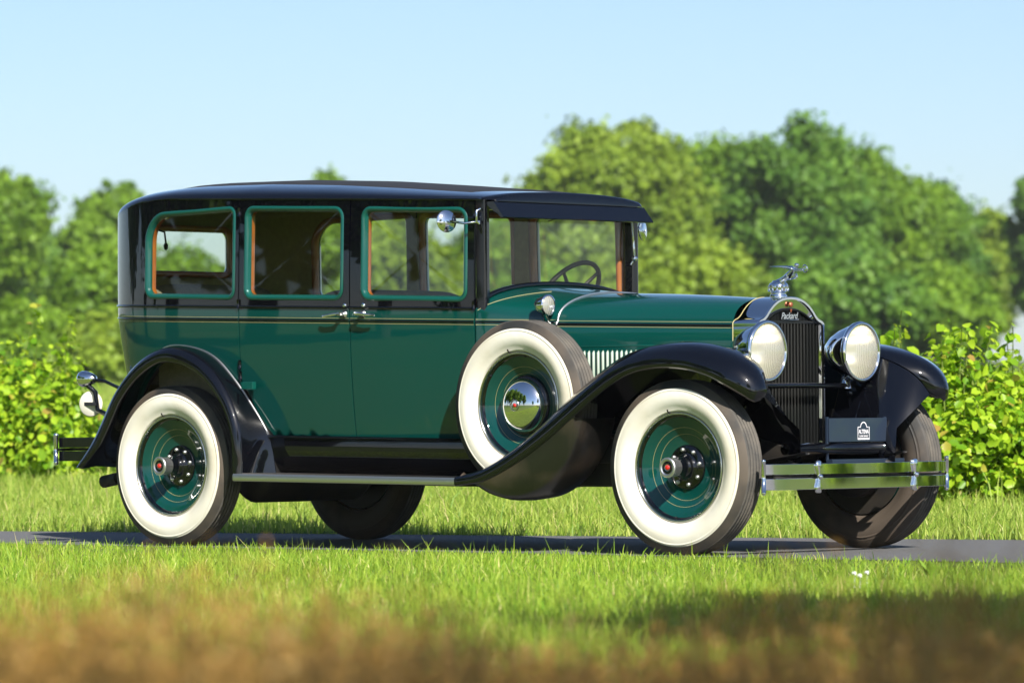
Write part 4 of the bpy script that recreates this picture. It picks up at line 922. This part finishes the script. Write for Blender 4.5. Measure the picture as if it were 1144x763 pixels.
bt(688, 200, 112, 205, 'olive', 'big yellowish green tree right of the windscreen, with a ragged top', 19, nl=46000, nclump=60)
bt(800, 215, 156, 190, 'oak', 'broad green tree between the yellowish tree and the tallest crown', 20, nl=42000, nclump=56)
bt(888, 205, 132, 180, 'dark', 'tallest dark green tree above the radiator mascot', 21, nl=42000, nclump=56)
bt(968, 215, 160, 160, 'oak', 'green tree above the far headlight', 22, nl=38000, nclump=50)
bt(1045, 225, 186, 130, 'dark', 'darker tree stepping down to the right of the big crowns', 23)
bt(1098, 240, 222, 100, 'olive', 'pale tree at the low end of the row by the sky gap', 24)
bt(1172, 230, 160, 90, 'dark', 'dark tree at the right edge of the picture', 25)
bt(748, 225, 140, 120, 'oak', 'green tree squeezed between the two broad crowns', 32, nl=20000)
bt(1008, 222, 168, 120, 'oak', 'green tree filling the dip right of the far headlight', 33, nl=20000)
bt(752, 170, 262, 170, 'olive', 'pale understorey tree below the yellowish crown', 26, nl=26000, ls=.26)
bt(930, 175, 285, 170, 'dark', 'dark low tree behind the headlights', 27, nl=26000, ls=.26)
bt(1060, 180, 300, 120, 'oak', 'low tree above the right hand shrubs', 28, nl=24000, ls=.25)
bt(620, 180, 300, 140, 'oak', 'low tree behind the steering wheel', 29, nl=24000, ls=.25)
bt(20, 130, 338, 130, 'oak', 'low bush like tree above the left hand shrubs', 30, nl=20000, ls=.22, base=.0)
bt(120, 125, 352, 110, 'olive', 'low pale tree just left of the rear door height', 31, nl=18000, ls=.20, base=.0)
# trees behind the photographer, seen only as reflections and as shade on the grass
GR = 'trees on the photographer side of the lane'
for i, (az, dist, H, R) in enumerate(((192, 34, 15, 6.), (202, 29, 16, 6.), (212, 25, 14, 5.), (222, 27, 17, 5.5), (232, 24, 14, 5), (243, 27, 15, 5), (256, 33, 15, 5), (-70, 60, 14, 5.5), (-8, 75, 15, 6), (12, 80, 16, 6.5), (30, 85, 15, 7))):
    tree(2+dist*cos(radians(az)), -2+dist*sin(radians(az)), H, R, ('oak', 'dark')[i % 2], 'tree outside the picture, mirrored in the polished car', GR, nl=14000, ls=.42, seed=40+i, nclump=26)
tree(16.5, -10.0, 7.8, 1.9, 'oak', 'tree outside the picture on the right that shades the grass in front', None, nl=16000, ls=.22, seed=60, base=.45)
tree(24.5, -19.8, 9.0, 2.2, 'oak', 'tree outside the picture beside the photographer that shades the dry grass', None, nl=20000, ls=.22, seed=61, base=.5)
for i, (x_, y_) in enumerate(((1.0, 8.6), (2.4, 8.3), (3.8, 8.9), (5.4, 8.6), (7.0, 9.2), (8.8, 9.0), (10.6, 9.8), (12.6, 9.6))):
    shrub_at(x_, y_, .75, 1.15, 1500, .10, 2, 'shrub outside the picture on the right, mirrored in the bumper', 'shrubs further along the bank')

# ---- air: box of thin haze round everything, the sky outside it
m = bpy.data.materials.new('haze'); m.use_nodes = True; t = m.node_tree; t.nodes.clear()
pv = t.nodes.new('ShaderNodeVolumePrincipled'); pv.inputs['Color'].default_value = (.95, .97, 1, 1); pv.inputs['Density'].default_value = .00016; pv.inputs['Anisotropy'].default_value = 0
o_ = t.nodes.new('ShaderNodeOutputMaterial'); t.links.new(pv.outputs[0], o_.inputs['Volume']); M['haze'] = m
hz_ = MB(); hz_.box((-2700, -2700, -6), (2700, 2700, 60)); tag(hz_.build('haze', 'haze'), kind='stuff')

# small things in the verge
def weed(px, d, lab):
    x, y = ray_xy(px, d); z = float(ground_z(x, y)); m = MB()
    for k in range(16):
        a = k*2.4; L = random.uniform(.07, .15); w_ = L*.13; c, n_ = (cos(a), sin(a)), (-sin(a), cos(a)); rows = []
        for t in np.linspace(0, 1, 6):
            r_ = .05*t*L/.12; hh = L*(t-.25*t*t); ww = w_*sin(pi*min(1, t*.92+.06)); rows.append([(x+c[0]*r_+n_[0]*q*ww, y+c[1]*r_+n_[1]*q*ww, z+hh+abs(q)*.008) for q in (-1, 0, 1)])
        m.loft(rows)
    return tag(m.build('weed', 'weedleaf'), lab, 'plant')
M['weedleaf'] = mat('broad_weed_leaf', (.20, .34, .03), .5)
weed(1039, 20.6, 'broad leaved weed standing up from the verge at the right')
M['petal'] = mat('white_petals', (.8, .8, .76), .7)
m = MB(); 
for px, d in ((952, 19.6), (958, 19.2), (966, 19.7)):
    x, y = ray_xy(px, d); z = float(ground_z(x, y)); m.tube([(x, y, z), (x+.004, y, z+.075)], .0012, 4)
    for k in range(9): m.sphere((x+.006*cos(k*2.4), y+.006*sin(k*2.4), z+.078+.003*(k % 3)), .0045, n=6)
tag(m.build('clover_flowers', 'petal'), kind='stuff')
